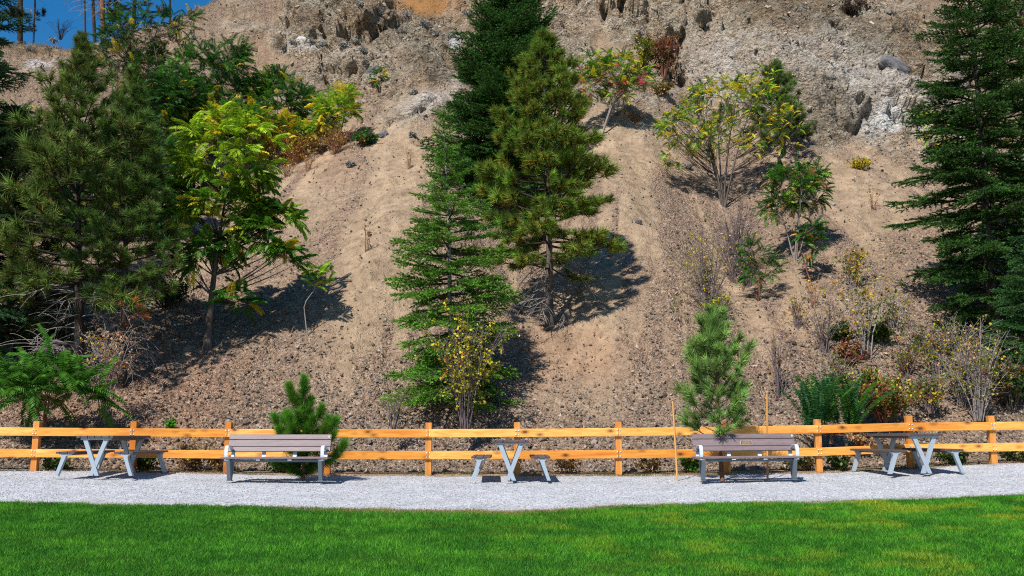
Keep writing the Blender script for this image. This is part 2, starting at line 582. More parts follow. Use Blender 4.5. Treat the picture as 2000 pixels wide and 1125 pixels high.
WHITE = paint_material('white_plastic', (0.85, 0.85, 0.85), 0.4)
BRONZE = paint_material('bronze_plaque', (0.09, 0.065, 0.035), 0.4, 0.3)
BRASS = paint_material('brass_edge', (0.62, 0.46, 0.3), 0.4, 0.2)

# ------------------------------------------------------------------ terrain
XR = np.array([-14, -10.7, -6, -3, 0, 3, 5, 6.9, 8.9, 10.8, 14.0])
XZ = np.array([0.06, 0.07, 0.03, 0.0, 0.0, 0.0, 0.03, 0.06, 0.13, 0.22, 0.3])


def zfront(x, y):
    z = np.interp(y, [-15, 4, 10, 16, 19.5, 20.5, 22.3, 23.2], [-1.0, -0.82, -0.54, -0.22, -0.03, 0.0, 0.08, 0.12])
    return z + np.interp(x, XR, XZ) * np.clip(y / 20, 0.3, 1.1)


def zprof(s):
    """height above the toe, s metres behind it"""
    lo = np.minimum(s, 23.0)
    z = 0.66 * (np.sqrt(lo * lo + 0.35) - 0.59)
    return z + np.maximum(s - 23.0, 0) * 0.95


CREST_PX = np.array([-400, 0, 100, 160, 230, 300, 350, 400, 600, 2400.])
CREST_PY = np.array([110, 84, 76, 69, 52, 36, 18, -10, -160, -260.])
_cy = []
for px, py in zip(CREST_PX, CREST_PY):
    d = ray(px, py); best = 75.0
    for Y in np.arange(30, 95, 0.1):
        if float(0.12 + zprof(np.array(Y - 23.2))) > CAM.z + d.z / d.y * Y - 0.35:
            best = Y; break
    else:
        best = 95.0
    _cy.append(best)
_best = np.array(_cy)


def crest_y(px):
    return np.interp(px, CREST_PX, _best)


def zterrain(x, y):
    """talus slope, benches and the crest; the rock relief is added on the mesh"""
    toe = 23.0 + 0.5 * (fbm(x * 0.35 + 5, np.zeros_like(x) + 3.3, 3, 3) - 0.5)
    s = y - toe
    z0 = zfront(x, np.minimum(y, 23.2))
    sp = np.maximum(s, 0)
    z = z0 + np.where(s > 0, zprof(sp), 0)
    r = smooth(1, 12, sp)
    fade = 1 - smooth(26, 34, sp)
    xx = x / np.maximum(1 + 0.02 * sp, 1)
    cone = 0.9 * np.exp(-((xx + 3.2) / 2.2) ** 2) - 0.55 * np.exp(-((xx - 0.2) / 1.5) ** 2) + 0.6 * np.exp(-((xx - 3.2) / 1.7) ** 2) \
        - 0.5 * np.exp(-((xx - 6.4) / 1.3) ** 2) + 0.5 * np.exp(-((xx - 9) / 1.6) ** 2) - 0.7 * np.exp(-((xx + 8) / 2.5) ** 2)
    z = z + cone * r * fade
    z = z + (fbm(x * 0.28 + 9, y * 0.14, 4, 21) - 0.5) * 1.5 * r
    z = z + (fbm(x * 1.3, y * 0.8, 4, 33) - 0.5) * 0.34 * smooth(0, 3, sp)
    z = z + (fbm(x * 0.2, y * 0.22, 3, 55) - 0.5) * 3.5 * smooth(24, 34, sp)
    px = 1000 + FPX * x / (y * 1.05)
    yc = crest_y(px)
    zc = zfront(x, np.full_like(x, 23.2)) + zprof(yc - 23.2)
    lim = zc - 0.35 * (y - yc) + (fbm(x * 0.5, y * 0.1, 3, 71) - 0.5) * 0.8
    k = 1.2
    h = np.clip(0.5 + 0.5 * (lim - z) / k, 0, 1)
    return lim * (1 - h) + z * h - k * h * (1 - h)


NC, NR = 640, 460
aa = np.linspace(-0.78, 0.78, NC)
yy = np.exp(np.linspace(math.log(21.6), math.log(92), NR))
A, Yg = np.meshgrid(aa, yy)
Xg = A * Yg
Zg = zterrain(Xg, Yg)
Zg -= 0.03 * (1 - smooth(22.2, 22.6, Yg))
U, Vv = project(Xg, Yg, Zg)


def blob(cx, cy, rx, ry, rot=0.0, soft=0.35, wob=0.35, seed=1):
    c, s = math.cos(math.radians(rot)), math.sin(math.radians(rot))
    du, dv = U - cx, Vv - cy
    a = (du * c + dv * s) / rx; b = (-du * s + dv * c) / ry
    r = np.sqrt(a * a + b * b) + wob * (fbm(U / 45.0, Vv / 45.0, 4, seed) - 0.5) * 2
    return 1 - smooth(1 - soft, 1 + soft, r)


def union(*bs):
    o = bs[0]
    for b in bs[1:]:
        o = np.maximum(o, b)
    return o


ROCK = union(blob(1600, 120, 290, 150, 18, 0.3, 0.4, 2), blob(1500, 60, 170, 120, 0, 0.16, 0.3, 3), blob(1760, 170, 140, 130, 0, 0.4, 0.4, 4),
             blob(1290, 40, 105, 75, 10, 0.2, 0.35, 5), blob(1100, 80, 60, 120, 0, 0.3, 0.4, 6) * 0.8,
             blob(660, 40, 120, 60, -8, 0.2, 0.4, 7), blob(800, 70, 130, 45, 15, 0.3, 0.5, 8) * 0.8, blob(850, 125, 60, 40, 20, 0.3, 0.4, 9),
             blob(700, 150, 130, 45, 10, 0.3, 0.5, 10) * 0.7, blob(825, 215, 85, 36, -15, 0.6, 0.4, 11) * 0.5,
             blob(600, 100, 60, 22, 10, 0.3, 0.5, 12), blob(60, 140, 80, 16, -12, 0.4, 0.6, 13) * 0.6, blob(1150, -10, 140, 60, 0, 0.3, 0.3, 14) * 0.8)
band = smooth(300, 215, Vv + 70 * (fbm(U / 90.0, Vv / 60.0, 3, 15) - 0.5)) * smooth(330, 520, U)
ROCK = np.maximum(ROCK, band * 0.55 * smooth(0.35, 0.6, fbm(U / 60.0, Vv / 30.0, 4, 16)))
# rock relief: outward (toward the valley and up), ridged and cracked
rn = fbm(Xg * 0.45 + Zg * 0.2, Zg * 0.55 + Yg * 0.15, 5, 81, 0.55)
rid = 1 - np.abs(2 * fbm(Xg * 0.9 + 0.5 * Zg, Zg * 0.8, 4, 91, 0.55) - 1)
cr = fbm(Xg * 3.2, Zg * 2.6 + Yg, 3, 95, 0.6)
strata = np.abs(((Zg * 0.55 + 0.28 * Xg + 1.5 * rn) % 1.0) - 0.5) * 2
push = ROCK * (0.25 + 1.5 * (rn - 0.42) + 0.9 * (rid - 0.6) + 0.3 * (cr - 0.5) + 0.28 * strata)
def blocks(cell, amp, seed, sq=1.0):
    u_ = (Xg + 1.1 * (fbm(Xg * 0.5, Zg * 0.5, 3, seed + 1) - 0.5) * cell) / cell
    w_ = (Zg * sq + 0.35 * Xg + 1.1 * (fbm(Xg * 0.5 + 9, Zg * 0.5, 3, seed + 2) - 0.5) * cell) / cell
    ui, wi = np.floor(u_), np.floor(w_)
    best = np.full(u_.shape, 1e9); val = np.zeros(u_.shape); sec = np.full(u_.shape, 1e9)
    for di in (-1, 0, 1):
        for dj in (-1, 0, 1):
            cu, cw = ui + di, wi + dj
            ju, jw = vnoise(cu * 7.0 + 0.5, cw * 3.0, seed + 3), vnoise(cu * 5.0, cw * 11.0 + 0.5, seed + 4)
            hv = vnoise(cu * 13.0, cw * 17.0, seed + 5)
            du_, dw_ = u_ - cu - ju, w_ - cw - jw
            dd_ = du_ * du_ + dw_ * dw_
            t1, t2 = vnoise(cu * 3.0, cw * 23.0, seed + 6) - 0.5, vnoise(cu * 29.0, cw * 2.0, seed + 7) - 0.5
            v_ = hv - 0.5 + 0.9 * (t1 * du_ + t2 * dw_)
            m_ = dd_ < best
            sec = np.where(m_, best, np.minimum(sec, dd_))
            val = np.where(m_, v_, val); best = np.where(m_, dd_, best)
    gap = np.exp(-((np.sqrt(sec) - np.sqrt(best)) / 0.07) ** 2)
    return amp * (val - 0.35 * gap)


BLK = (1 - 0.55 * smooth(1360, 1440, U)) * (0.6 + 0.4 * smooth(900, 1100, U)) * smooth(0.35, 0.7, ROCK) * (0.35 + 0.9 * smooth(0.4, 0.62, fbm(Xg * 0.12 + 4, Zg * 0.15, 3, 201)))
push = push + BLK * (blocks(2.6, 1.3, 210, 1.3) + blocks(1.0, 0.5, 230, 1.5) + blocks(0.5, 0.2, 250, 1.4))
Yg2 = Yg - push * 0.85
Zg2 = Zg + push * 0.35
# the knobs and the undercut edges
knob = blob(665, 30, 95, 55, -8, 0.1, 0.3, 7); Yg2 -= knob * 0.8
lip = blob(1290, 30, 100, 60, 10, 0.1, 0.4, 5); Yg2 -= lip * 0.7
main = blob(1590, 120, 272, 175, 8, 0.06, 0.22, 2) * smooth(285, 200, Vv) * smooth(1900, 1700, U); Yg2 -= main * 0.9
def crease(pts, width, depth):
    dmin = np.full(U.shape, 1e9)
    for (ax_, ay_), (bx_, by_) in zip(pts[:-1], pts[1:]):
        lx_, ly_ = bx_ - ax_, by_ - ay_
        tt = np.clip(((U - ax_) * lx_ + (Vv - ay_) * ly_) / (lx_ * lx_ + ly_ * ly_), 0, 1)
        dmin = np.minimum(dmin, np.hypot(U - ax_ - tt * lx_, Vv - ay_ - tt * ly_))
    w = width * (0.5 + 1.0 * fbm(U / 16.0, Vv / 16.0, 3, 161))
    return depth * np.exp(-(dmin / w) ** 2)
Uw = 14 * (fbm(U / 22.0, Vv / 22.0, 3, 163) - 0.5)
U = U + Uw
for pts_, wd_, dp_ in (([(1258, -20), (1264, 50), (1272, 112)], 7, 1.0), ([(1332, -20), (1336, 45), (1322, 108), (1309, 132), (1326, 166)], 6, 1.0), ([(1176, 28), (1202, 46), (1250, 44)], 6, 0.7),
                       ([(1376, 32), (1382, -10)], 5, 0.7), ([(1200, -10), (1216, 22), (1240, 30)], 5, 0.6), ([(590, -20), (574, 40), (548, 92)], 8, 0.9), ([(612, 50), (660, 58), (738, 74)], 5, 0.35), ([(600, 30), (640, 22), (700, 48)], 5, 0.5),
                       ([(868, 122), (890, 140), (905, 146)], 8, 0.6), ([(700, 158), (716, 146), (738, 132)], 8, 0.8), ([(1610, 80), (1660, 100), (1712, 140), (1750, 160)], 4, 0.5), ([(1640, 0), (1700, 20), (1790, 60)], 6, 0.7),
                       ([(1480, 205), (1520, 190), (1560, 200)], 4, 0.35), ([(1590, 196), (1640, 190)], 4, 0.35), ([(1440, 60), (1500, 90), (1530, 118)], 4, 0.35), ([(640, 175), (680, 170), (700, 184)], 6, 0.45), ([(1100, 60), (1130, 75), (1140, 100)], 6, 0.5),
                       ([(760, 245), (800, 232), (850, 205)], 5, 0.5), ([(1668, 262), (1676, 240), (1690, 256)], 6, 0.6), ([(1040, 40), (1080, 10)], 6, 0.5), ([(770, 20), (840, 40), (900, 52)], 5, 0.5)):
    g_ = crease(pts_, wd_, dp_); Yg2 += g_; Zg2 -= g_ * 0.2
U = U - Uw
# soft rills and hummocks in the loose ground
rill = ((fbm(Xg * 2.2, Yg * 0.35, 3, 44) - 0.5) * 0.09 + (fbm(Xg * 3.5, Yg * 2.6, 3, 46) - 0.5) * 0.16) * smooth(23.5, 26, Yg) * (1 - ROCK)
Zg2 += rill
NG = NC * NR
V = np.stack([Xg, Yg2, Zg2], -1).reshape(-1, 3)
i = np.arange(NR - 1)[:, None] * NC; j = np.arange(NC - 1)[None, :]
Fh = np.stack([i + j, i + j + 1, i + NC + j + 1, i + NC + j], -1).reshape(-1, 4)
hb = MB(); hb.add(V, Fh, (1, 1, 1), 0, True)
hill = hb.build('hillside', HILL); hill['kind'] = 'structure'
def fan(cx, cy, x0, y0):
    return (U - cx) / np.maximum(Vv - cy, 60)
fanl = np.where(U < 1010, fan(830, 60, 0, 0), fan(1235, 40, 0, 0))      # debris fans spread from the two gully mouths
streak = 0.6 * fbm(fanl * 13.0 + 3.0, Vv / 330.0, 4, 23) + 0.4 * fbm(fanl * 34.0, Vv / 200.0, 3, 27)
fine = union(blob(735, 470, 62, 260, 16, 0.4, 0.35, 24) * 0.95, blob(790, 290, 70, 70, 20, 0.4, 0.3, 25), blob(620, 390, 40, 110, 35, 0.5, 0.4, 26) * 0.7,
             blob(1235, 330, 40, 160, -12, 0.4, 0.4, 27), blob(1240, 270, 90, 50, 10, 0.5, 0.4, 28), blob(1130, 640, 110, 160, -4, 0.5, 0.4, 29) * 0.75,
             blob(1560, 600, 38, 70, -15, 0.5, 0.4, 30) * 0.9, blob(1700, 380, 110, 70, 25, 0.4, 0.4, 31), blob(560, 560, 90, 110, 20, 0.6, 0.4, 32) * 0.25,
             blob(660, 640, 70, 130, 10, 0.5, 0.4, 36) * 0.45, blob(1180, 130, 60, 110, 0, 0.5, 0.4, 37) * 0.8, blob(480, 100, 130, 60, 0, 0.5, 0.4, 38) * 0.6)
fine = np.clip(fine * (0.5 + 1.0 * streak) - 0.05 + 0.8 * smooth(0.5, 0.66, streak) * smooth(800, 620, Vv), 0, 1)
verge = (1 - smooth(22.75, 23.1, Yg2 + 0.4 * (fbm(Xg * 2, Yg * 2, 3, 39) - 0.5)))
fine = np.maximum(fine, verge * 0.85)
white = union(blob(1718, 252, 34, 20, -15, 0.5, 0.5, 41), blob(1660, 175, 150, 60, 20, 0.8, 0.7, 42) * 0.35, blob(1400, 150, 60, 60, 0, 0.8, 0.7, 43) * 0.28,
              blob(600, 105, 45, 7, 5, 0.7, 0.7, 44) * 0.5, blob(640, 110, 20, 6, 5, 0.6, 0.6, 45) * 0.6, blob(80, 135, 24, 6, -10, 0.7, 0.7, 46) * 0.5, blob(890, 95, 14, 9, 0, 0.4, 0.4, 47),
              blob(830, 205, 60, 26, -25, 0.5, 0.6, 48) * 0.35)
ochre = union(blob(830, 8, 58, 26, 0, 0.4, 0.4, 51), blob(630, 72, 12, 9, 0, 0.5, 0.4, 52) * 0.6, blob(900, 20, 25, 20, 0, 0.5, 0.5, 53) * 0.35)
red = union(blob(230, 770, 260, 110, 0, 0.5, 0.3, 61), blob(1110, 690, 130, 60, 0, 0.5, 0.3, 62) * 0.9, blob(500, 120, 260, 60, 0, 0.7, 0.4, 63) * 0.5,
            blob(620, 300, 80, 50, 20, 0.5, 0.4, 64) * 0.5, blob(1450, 680, 160, 80, 0, 0.6, 0.4, 65) * 0.3)
dark = union(blob(1580, 55, 190, 45, 18, 0.6, 0.6, 67) * 0.7, blob(1590, 235, 80, 45, 10, 0.6, 0.6, 68) * 0.55, blob(840, 130, 46, 28, 10, 0.5, 0.6, 69) * 0.6,
             blob(800, 70, 150, 40, 18, 0.6, 0.6, 70) * 0.55, blob(620, 45, 45, 30, 0, 0.5, 0.6, 72) * 0.5, blob(1710, 90, 120, 30, 30, 0.5, 0.6, 73) * 0.5)
for nm, arr in (('fine', fine), ('rock', np.clip(ROCK * 1.3, 0, 1)), ('white', white), ('ochre', ochre), ('red', red), ('dark', dark)):
    a = hill.data.attributes.new(nm, 'FLOAT', 'POINT'); a.data.foreach_set('value', arr.astype(np.float32).ravel())
BVH = BVHTree.FromPolygons([tuple(v) for v in V[::1]], [tuple(f) for f in Fh])


def hit(px, py):
    d = ray(px, py).normalized()
    r = BVH.ray_cast(CAM, d)
    if r[0] is None:
        return at(px, py, 60)
    return r[0]


def ground_z(x, y):
    r = BVH.ray_cast(Vector((x, y, 80)), Vector((0, 0, -1)))
    if r[0] is None:
        return float(zfront(np.array(x), np.array(y)))
    return r[0].z


# -- lawn edge and gravel path
def front_hit(px, py):
    d = ray(px, py)
    for Y in np.arange(6, 24, 0.02):
        if CAM.z + d.z / d.y * Y < float(zfront(np.array(d.x / d.y * Y), np.array(Y))):
            return (d.x / d.y * Y, Y)
    return (d.x / d.y * 23, 23)


_e = [front_hit(*p) for p in ((-300, 976), (0, 983), (250, 989), (500, 994), (700, 998), (1000, 1001), (1100, 997), (1230, 989), (1400, 985), (1600, 982), (1800, 974), (2000, 966), (2300, 955))]
EX = np.array([p[0] for p in _e]); EY = np.array([p[1] for p in _e])


def edge_y(x):
    return np.interp(x, EX, EY) + 0.16 * (fbm(x * 1.7, x * 0 + 1.5, 3, 101) - 0.5) + 0.2 * (fbm(x * 7, x * 0 + 1.5, 3, 103) - 0.5)


def back_y(x):
    return 21.95 + np.interp(x, [-12, -9.5, -6, 6, 9, 12], [0.25, 0.5, 0.05, 0.0, 0.3, 0.5]) + 0.22 * (fbm(x * 0.9, x * 0 + 2.5, 3, 105) - 0.5)


nx, ny = 420, 70
gx = np.linspace(-17, 17, nx)
T = np.linspace(0, 1, ny)[:, None]
e0 = edge_y(gx) - 0.25; e1 = back_y(gx)
GY = e0[None, :] * (1 - T) + e1[None, :] * T
GX = np.tile(gx, (ny, 1))
GZ = zfront(GX, GY) + 0.006 + 0.03 * (fbm(GX * 0.8, GY * 0.8, 3, 107) - 0.5) + 0.012 * (fbm(GX * 6, GY * 6, 2, 109) - 0.5)
GZ[-1] -= 0.05
gm = MB()
i = np.arange(ny - 1)[:, None] * nx; j = np.arange(nx - 1)[None, :]
gm.add(np.stack([GX, GY, GZ], -1).reshape(-1, 3), np.stack([i + j, i + j + 1, i + nx + j + 1, i + nx + j], -1).reshape(-1, 4), (1, 1, 1), 0, True)
path = gm.build('gravel_path', GRAVEL); path['kind'] = 'structure'
Tg = np.tile(T, (1, nx))
dirt = np.maximum(smooth(0.93, 1.0, Tg + 0.1 * (fbm(GX * 2, GY * 2, 3, 111) - 0.5)) * 0.8, 0.6 * smooth(0.14, 0.05, Tg + 0.1 * (fbm(GX * 2, GY * 2, 3, 113) - 0.5)))
a = path.data.attributes.new('dirt', 'FLOAT', 'POINT'); a.data.foreach_set('value', dirt.astype(np.float32).ravel())

nx2, ny2 = 300, 120
lx = np.linspace(-17, 17, nx2)
T2 = np.linspace(0, 1, ny2)[:, None]
LY = -14 * (1 - T2) + edge_y(lx)[None, :] * T2
LX = np.tile(lx, (ny2, 1))
LZ = zfront(LX, LY) + 0.022 + 0.05 * (fbm(LX * 0.6, LY * 0.6, 3, 115) - 0.5)
LZ[-1] -= 0.04
lm = MB()
i = np.arange(ny2 - 1)[:, None] * nx2; j = np.arange(nx2 - 1)[None, :]
lm.add(np.stack([LX, LY, LZ], -1).reshape(-1, 3), np.stack([i + j, i + j + 1, i + nx2 + j + 1, i + nx2 + j], -1).reshape(-1, 4), (1, 1, 1), 0, True)
lawn = lm.build('lawn', LAWN); lawn['kind'] = 'structure'


def dryness(x, y):
    e = edge_y(x) - y
    mid = np.exp(-((x + 0.5) / 3.6) ** 2)
    return np.clip(smooth(0.75 * mid + 0.12, 0.0, e + 0.5 * (fbm(x * 1.5, y * 1.5, 3, 121) - 0.5)) * (0.35 + 0.5 * mid), 0, 1)


a = lawn.data.attributes.new('dry', 'FLOAT', 'POINT'); a.data.foreach_set('value', dryness(LX, LY).astype(np.float32).ravel())

# -- grass blades
NB = 540000
by = 9.3 + (16.9 - 9.3) * RNG.random(NB) ** 0.85
bx = (RNG.random(NB) * 2 - 1) * (by * 0.53 + 2.0)
ok = by < edge_y(bx) + 0.16 * RNG.random(NB) ** 3
bx, by = bx[ok], by[ok]; n = len(bx)
bz = zfront(bx, by) + 0.02 + 0.05 * (fbm(bx * 0.6, by * 0.6, 3, 115) - 0.5) - 0.006
dr = dryness(bx, by)
patch = fbm(bx * 0.55 + 3, by * 0.9, 4, 131)
patch2 = 0.55 * fbm(bx * 2.0, by * 2.6, 3, 133) + 0.45 * fbm(bx * 11.0, by * 8.0, 3, 134)
ln = (0.03 + 0.045 * RNG.random(n)) * (0.35 + 1.35 * patch2) * (1 - 0.35 * dr)
az = RNG.random(n) * 2 * math.pi; tilt = 0.25 + 0.75 * RNG.random(n)
d = np.stack([np.cos(az) * np.sin(tilt), np.sin(az) * np.sin(tilt), np.cos(tilt)], -1)
g1 = np.array([0.036, 0.17, 0.015]); g2 = np.array([0.13, 0.4, 0.03]); g3 = np.array([0.42, 0.47, 0.03])
t = np.clip((patch2 - 0.36) * 2.6 + 0.05 * (bx * 0.25) + 0.25 * RNG.normal(size=n), 0, 1)[:, None]
c = g1 * (1 - t) + g2 * t
yb = (smooth(0.5, 0.72, fbm(bx * 1.7 + 7, by * 2.4, 4, 135)) * np.clip(0.16 + 0.09 * (bx + 0.5) + 0.05 * (by - 13), 0.06, 0.85))[:, None] * (0.5 + 0.5 * RNG.random((n, 1)))
c = c * (1 - yb) + g3 * yb
dd = (dr * (RNG.random(n) < dr * 1.2))[:, None]
c = c * (1 - dd) + np.array([0.38, 0.28, 0.12]) * dd
c = c * (0.65 + 0.75 * RNG.random((n, 1)))
gb = MB(); needles(gb, np.stack([bx, by, bz], -1), d, ln, 0.008 + 0.004 * RNG.random(n), c)
go = gb.build('grass', GRASS); go['kind'] = 'stuff'

# ------------------------------------------------------------------ loose stones
STONE_T = []
for k in range(8):
    phi = (1 + 5 ** 0.5) / 2
    iv = norm(np.array([(-1, phi, 0), (1, phi, 0), (-1, -phi, 0), (1, -phi, 0), (0, -1, phi), (0, 1, phi), (0, -1, -phi), (0, 1, -phi), (phi, 0, -1), (phi, 0, 1), (-phi, 0, -1), (-phi, 0, 1)], float))
    iv = iv * (0.62 + 0.6 * RNG.random((12, 1))) * np.array([1.0, 0.55 + 0.4 * RNG.random(), 0.4 + 0.4 * RNG.random()])
    STONE_T.append(iv)
ICO = np.array([(0, 11, 5), (0, 5, 1), (0, 1, 7), (0, 7, 10), (0, 10, 11), (1, 5, 9), (5, 11, 4), (11, 10, 2), (10, 7, 6), (7, 1, 8), (3, 9, 4), (3, 4, 2), (3, 2, 6), (3, 6, 8), (3, 8, 9), (4, 9, 5), (2, 4, 11), (6, 2, 10), (8, 6, 7), (9, 8, 1)])


OCT = np.array([(0, 2, 4), (2, 1, 4), (1, 3, 4), (3, 0, 4), (2, 0, 5), (1, 2, 5), (3, 1, 5), (0, 3, 5)])
OCT_T = []
for k in range(8):
    ov = np.array([(1, 0, 0), (-1, 0, 0), (0, 1, 0), (0, -1, 0), (0, 0, 1), (0, 0, -1)], float) + RNG.normal(size=(6, 3)) * 0.25
    OCT_T.append(ov * np.array([1.1, 0.85, 0.6]) * (0.8 + 0.5 * RNG.random((6, 1))))


def rot_rand(n):
    q = norm(RNG.normal(size=(n, 4)))
    w, x, y, z = q.T
    return np.stack([np.stack([1 - 2 * (y * y + z * z), 2 * (x * y - z * w), 2 * (x * z + y * w)], -1),
                     np.stack([2 * (x * y + z * w), 1 - 2 * (x * x + z * z), 2 * (y * z - x * w)], -1),
                     np.stack([2 * (x * z - y * w), 2 * (y * z + x * w), 1 - 2 * (x * x + y * y)], -1)], 1)


def scatter_stones(mb, P, size, col, T=None, FT=None):
    T = T or STONE_T; FT = ICO if FT is None else FT; nv = len(T[0]); nf = len(FT)
    n = len(P); R = rot_rand(n); tt = RNG.integers(0, 8, n)
    for k in range(8):
        m = tt == k
        if not m.any():
            continue
        vv = np.einsum('nij,vj->nvi', R[m], T[k]) * size[m][:, None, None] + P[m][:, None, :]
        c = m.sum()
        F = (FT[None] + (np.arange(c) * nv)[:, None, None]).reshape(-1, 3)
        mb.add(vv.reshape(-1, 3), F, np.repeat(col[m], nf, 0), 0)


# weights on the terrain grid: dense low on the slope and in the coarse streaks, none on fine dirt
inview = (U > -150) & (U < 2150) & (Vv > -30) & (Vv < 940) & (Yg2 > 22.5)
wgt = inview * (0.32 + (1 - fine) ** 2) * (1 - 0.75 * ROCK) * (0.5 + 1.4 * smooth(500, 800, Vv) + 0.5 * smooth(0.5, 0.65, fbm(U / 50.0, Vv / 90.0, 3, 141))) * np.where(verge > 0.4, 0.15, 1)
wgt = wgt * smooth(-50, 60, Vv)
area = Yg * Yg / 400.0
Wf = (wgt * 1.0).ravel(); Wf = Wf / Wf.sum()
NS = 88000
idx = RNG.choice(NG, NS, p=Wf)
P = V[idx] + np.stack([RNG.normal(size=NS) * 0.04, RNG.normal(size=NS) * 0.05, np.zeros(NS)], -1)
dist = V[idx][:, 1]
sz = (0.012 + 0.046 * RNG.random(NS) ** 3.5) * (0.55 + dist / 45.0)
bigm = RNG.random(NS) < 0.04
sz[bigm] *= 1.7
P[:, 2] += sz * 0.15
base = np.array([0.25, 0.2, 0.157])
tone = 0.4 + 0.85 * RNG.random((NS, 1)) + 0.9 * (RNG.random((NS, 1)) < 0.08)
hue = RNG.random((NS, 1))
cs = base * tone * (1 + np.array([0.12, 0.0, -0.1]) * (hue - 0.5) * 2)
rd = red.ravel()[idx][:, None]
cs = cs * (1 - rd) + cs * np.array([1.04, 0.9, 0.83]) * rd
sm_ = MB(); lg = sz > np.quantile(sz, 0.85)
scatter_stones(sm_, P[lg], sz[lg], cs[lg]); scatter_stones(sm_, P[~lg], sz[~lg], cs[~lg], OCT_T, OCT)
so = sm_.build('scree', STONE); so['kind'] = 'stuff'

# angular fragments breaking the face of the outcrops
NF_ = 3200
Wr = (inview * (ROCK > 0.25) * (0.3 + smooth(0.45, 0.62, fbm(U / 24.0, Vv / 16.0, 4, 171))) * (Vv < 310)).ravel().astype(float); Wr /= Wr.sum()
idx2 = RNG.choice(NG, NF_, p=Wr)
fs = 0.04 + 0.2 * RNG.random(NF_) ** 3.5
Pf = V[idx2] + np.stack([RNG.normal(size=NF_) * 0.08, 0.25 * fs, 0.0 * fs], -1)
cfr = np.array([0.37, 0.315, 0.245]) * (0.45 + 0.8 * RNG.random((NF_, 1)))
rf = MB(); scatter_stones(rf, Pf, fs, cfr)
o = rf.build('rock_fragments', STONE); o['kind'] = 'stuff'

# the largest stones, one object each, lying on the hillside
stone_me = []
for k in range(8):
    b = MB(); b.add(STONE_T[k], ICO, np.tile(np.array([[1, 1, 1.0]]), (20, 1)) * (0.85 + 0.3 * RNG.random((20, 1))), 0)
    stone_me.append(b.mesh('stone', [STONE]))
W2 = (wgt * (Vv > 640) * (Vv < 915) * (1 - 0.8 * fine) + 0.25 * wgt * ROCK * (Vv < 640)).ravel(); W2 /= W2.sum()
for k in RNG.choice(NG, 260, p=W2, replace=False):
    p = V[k]; s = random.uniform(0.055, 0.11) * (0.7 + p[1] / 75)
    if random.random() < 0.06:
        s *= 1.6
    tone = random.choice([0.13, 0.17, 0.2, 0.24, 0.33])
    o = put('stone', stone_me[random.randrange(8)], hill, Vector((p[0], p[1], p[2] + s * 0.15)), Matrix(rot_rand(1)[0].tolist()), s, (tone, tone * random.uniform(0.74, 0.86), tone * random.uniform(0.55, 0.75)))

# crushed stones lying on the path
NGs = 30000
gy_ = 15.5 + 7 * RNG.random(NGs); gx_ = (RNG.random(NGs) * 2 - 1) * (gy_ * 0.55 + 0.5)
ok = (gy_ > edge_y(gx_) - 0.05) & (gy_ < back_y(gx_) + 0.08 * RNG.random(NGs))
gx_, gy_ = gx_[ok], gy_[ok]; n = len(gx_)
P = np.stack([gx_, gy_, zfront(gx_, gy_) + 0.008 + 0.03 * (fbm(gx_ * 0.8, gy_ * 0.8, 3, 107) - 0.5)], -1)
cg = np.array([0.46, 0.465, 0.48]) * (0.62 + 0.6 * RNG.random((n, 1)))
gs = MB(); scatter_stones(gs, P, 0.006 + 0.008 * RNG.random(n), cg, OCT_T, OCT)
o = gs.build('gravel', STONE); o['kind'] = 'stuff'

# ------------------------------------------------------------------ fence
FY = 22.3
POST_PX = [-310, -120, 70, 260, 445, 640, 837, 1010, 1208, 1418, 1598, 1777, 1938, 2120, 2300]
TOP_PY = [821, 822, 823, 823.5, 824.5, 825, 825.5, 825, 824, 822, 819, 813, 812, 808, 806]
RAIL_PY = [833, 834, 835.2, 836.6, 837.8, 838.4, 838.4, 837.6, 836, 833.2, 830.4, 825.4, 824.4, 821, 818]
LOW_PY = [875, 876, 877, 878, 879.6, 881, 881, 880.4, 879, 877, 874.6, 867.6, 865.8, 862, 859]
fence = thing('rail_fence', 'two-rail honey coloured cedar fence running along the foot of the slope', 'fence', (0, FY, 0.1))
fo = Vector((0, FY, 0.1))
pts_top = [at(px, py, FY) for px, py in zip(POST_PX, TOP_PY)]
pts_r = [at(px, py, FY) for px, py in zip(POST_PX, RAIL_PY)]
pts_l = [at(px, py, FY) for px, py in zip(POST_PX, LOW_PY)]
RH, RT = 0.182, 0.05
bolt_mb = MB(); tube(bolt_mb, [(0, 0.004, 0), (0, -0.006, 0), (0, -0.01, 0)], [0.017, 0.017, 0.009], 8, cap=True)
bolt_me = bolt_mb.mesh('bolt', [BOLT])
for k, p in enumerate(pts_top):
    zb = ground_z(p.x, FY + 0.02) - 0.08
    b = MB(); h = p.z - zb
    box(b, (0, 0.095, 0), (0.138, 0.138, h), bev=0.006)
    o = b.build('post', POSTWOOD, fence, Vector((p.x, FY, (p.z + zb) / 2)) - fo)
    o.rotation_euler = (random.uniform(-0.008, 0.008), random.uniform(-0.008, 0.008), random.uniform(-0.03, 0.03))
    for q in (pts_r[k], pts_l[k]):
        for sx in (-1, 1):
            for dz in (0.045, 0.137):
                put('bolt', bolt_me, fence, Vector((p.x + sx * 0.032, FY - RT / 2 - 0.001, q.z - dz)) - fo, Matrix.Identity(3))
for pts in (pts_r, pts_l):
    for k in range(len(pts) - 1):
        a0, a1 = pts[k], pts[k + 1]
        L = (a1 - a0).length - 0.006
        b = MB(); box(b, (0, 0, -RH / 2), (L, RT, RH), bev=0.005)
        o = b.build('rail', RAILWOOD, fence, (a0 + a1) / 2 - fo)
        o.rotation_euler = (0, -math.atan2(a1.z - a0.z, a1.x - a0.x), 0)

# ------------------------------------------------------------------ benches
BENCH_L = 2.12


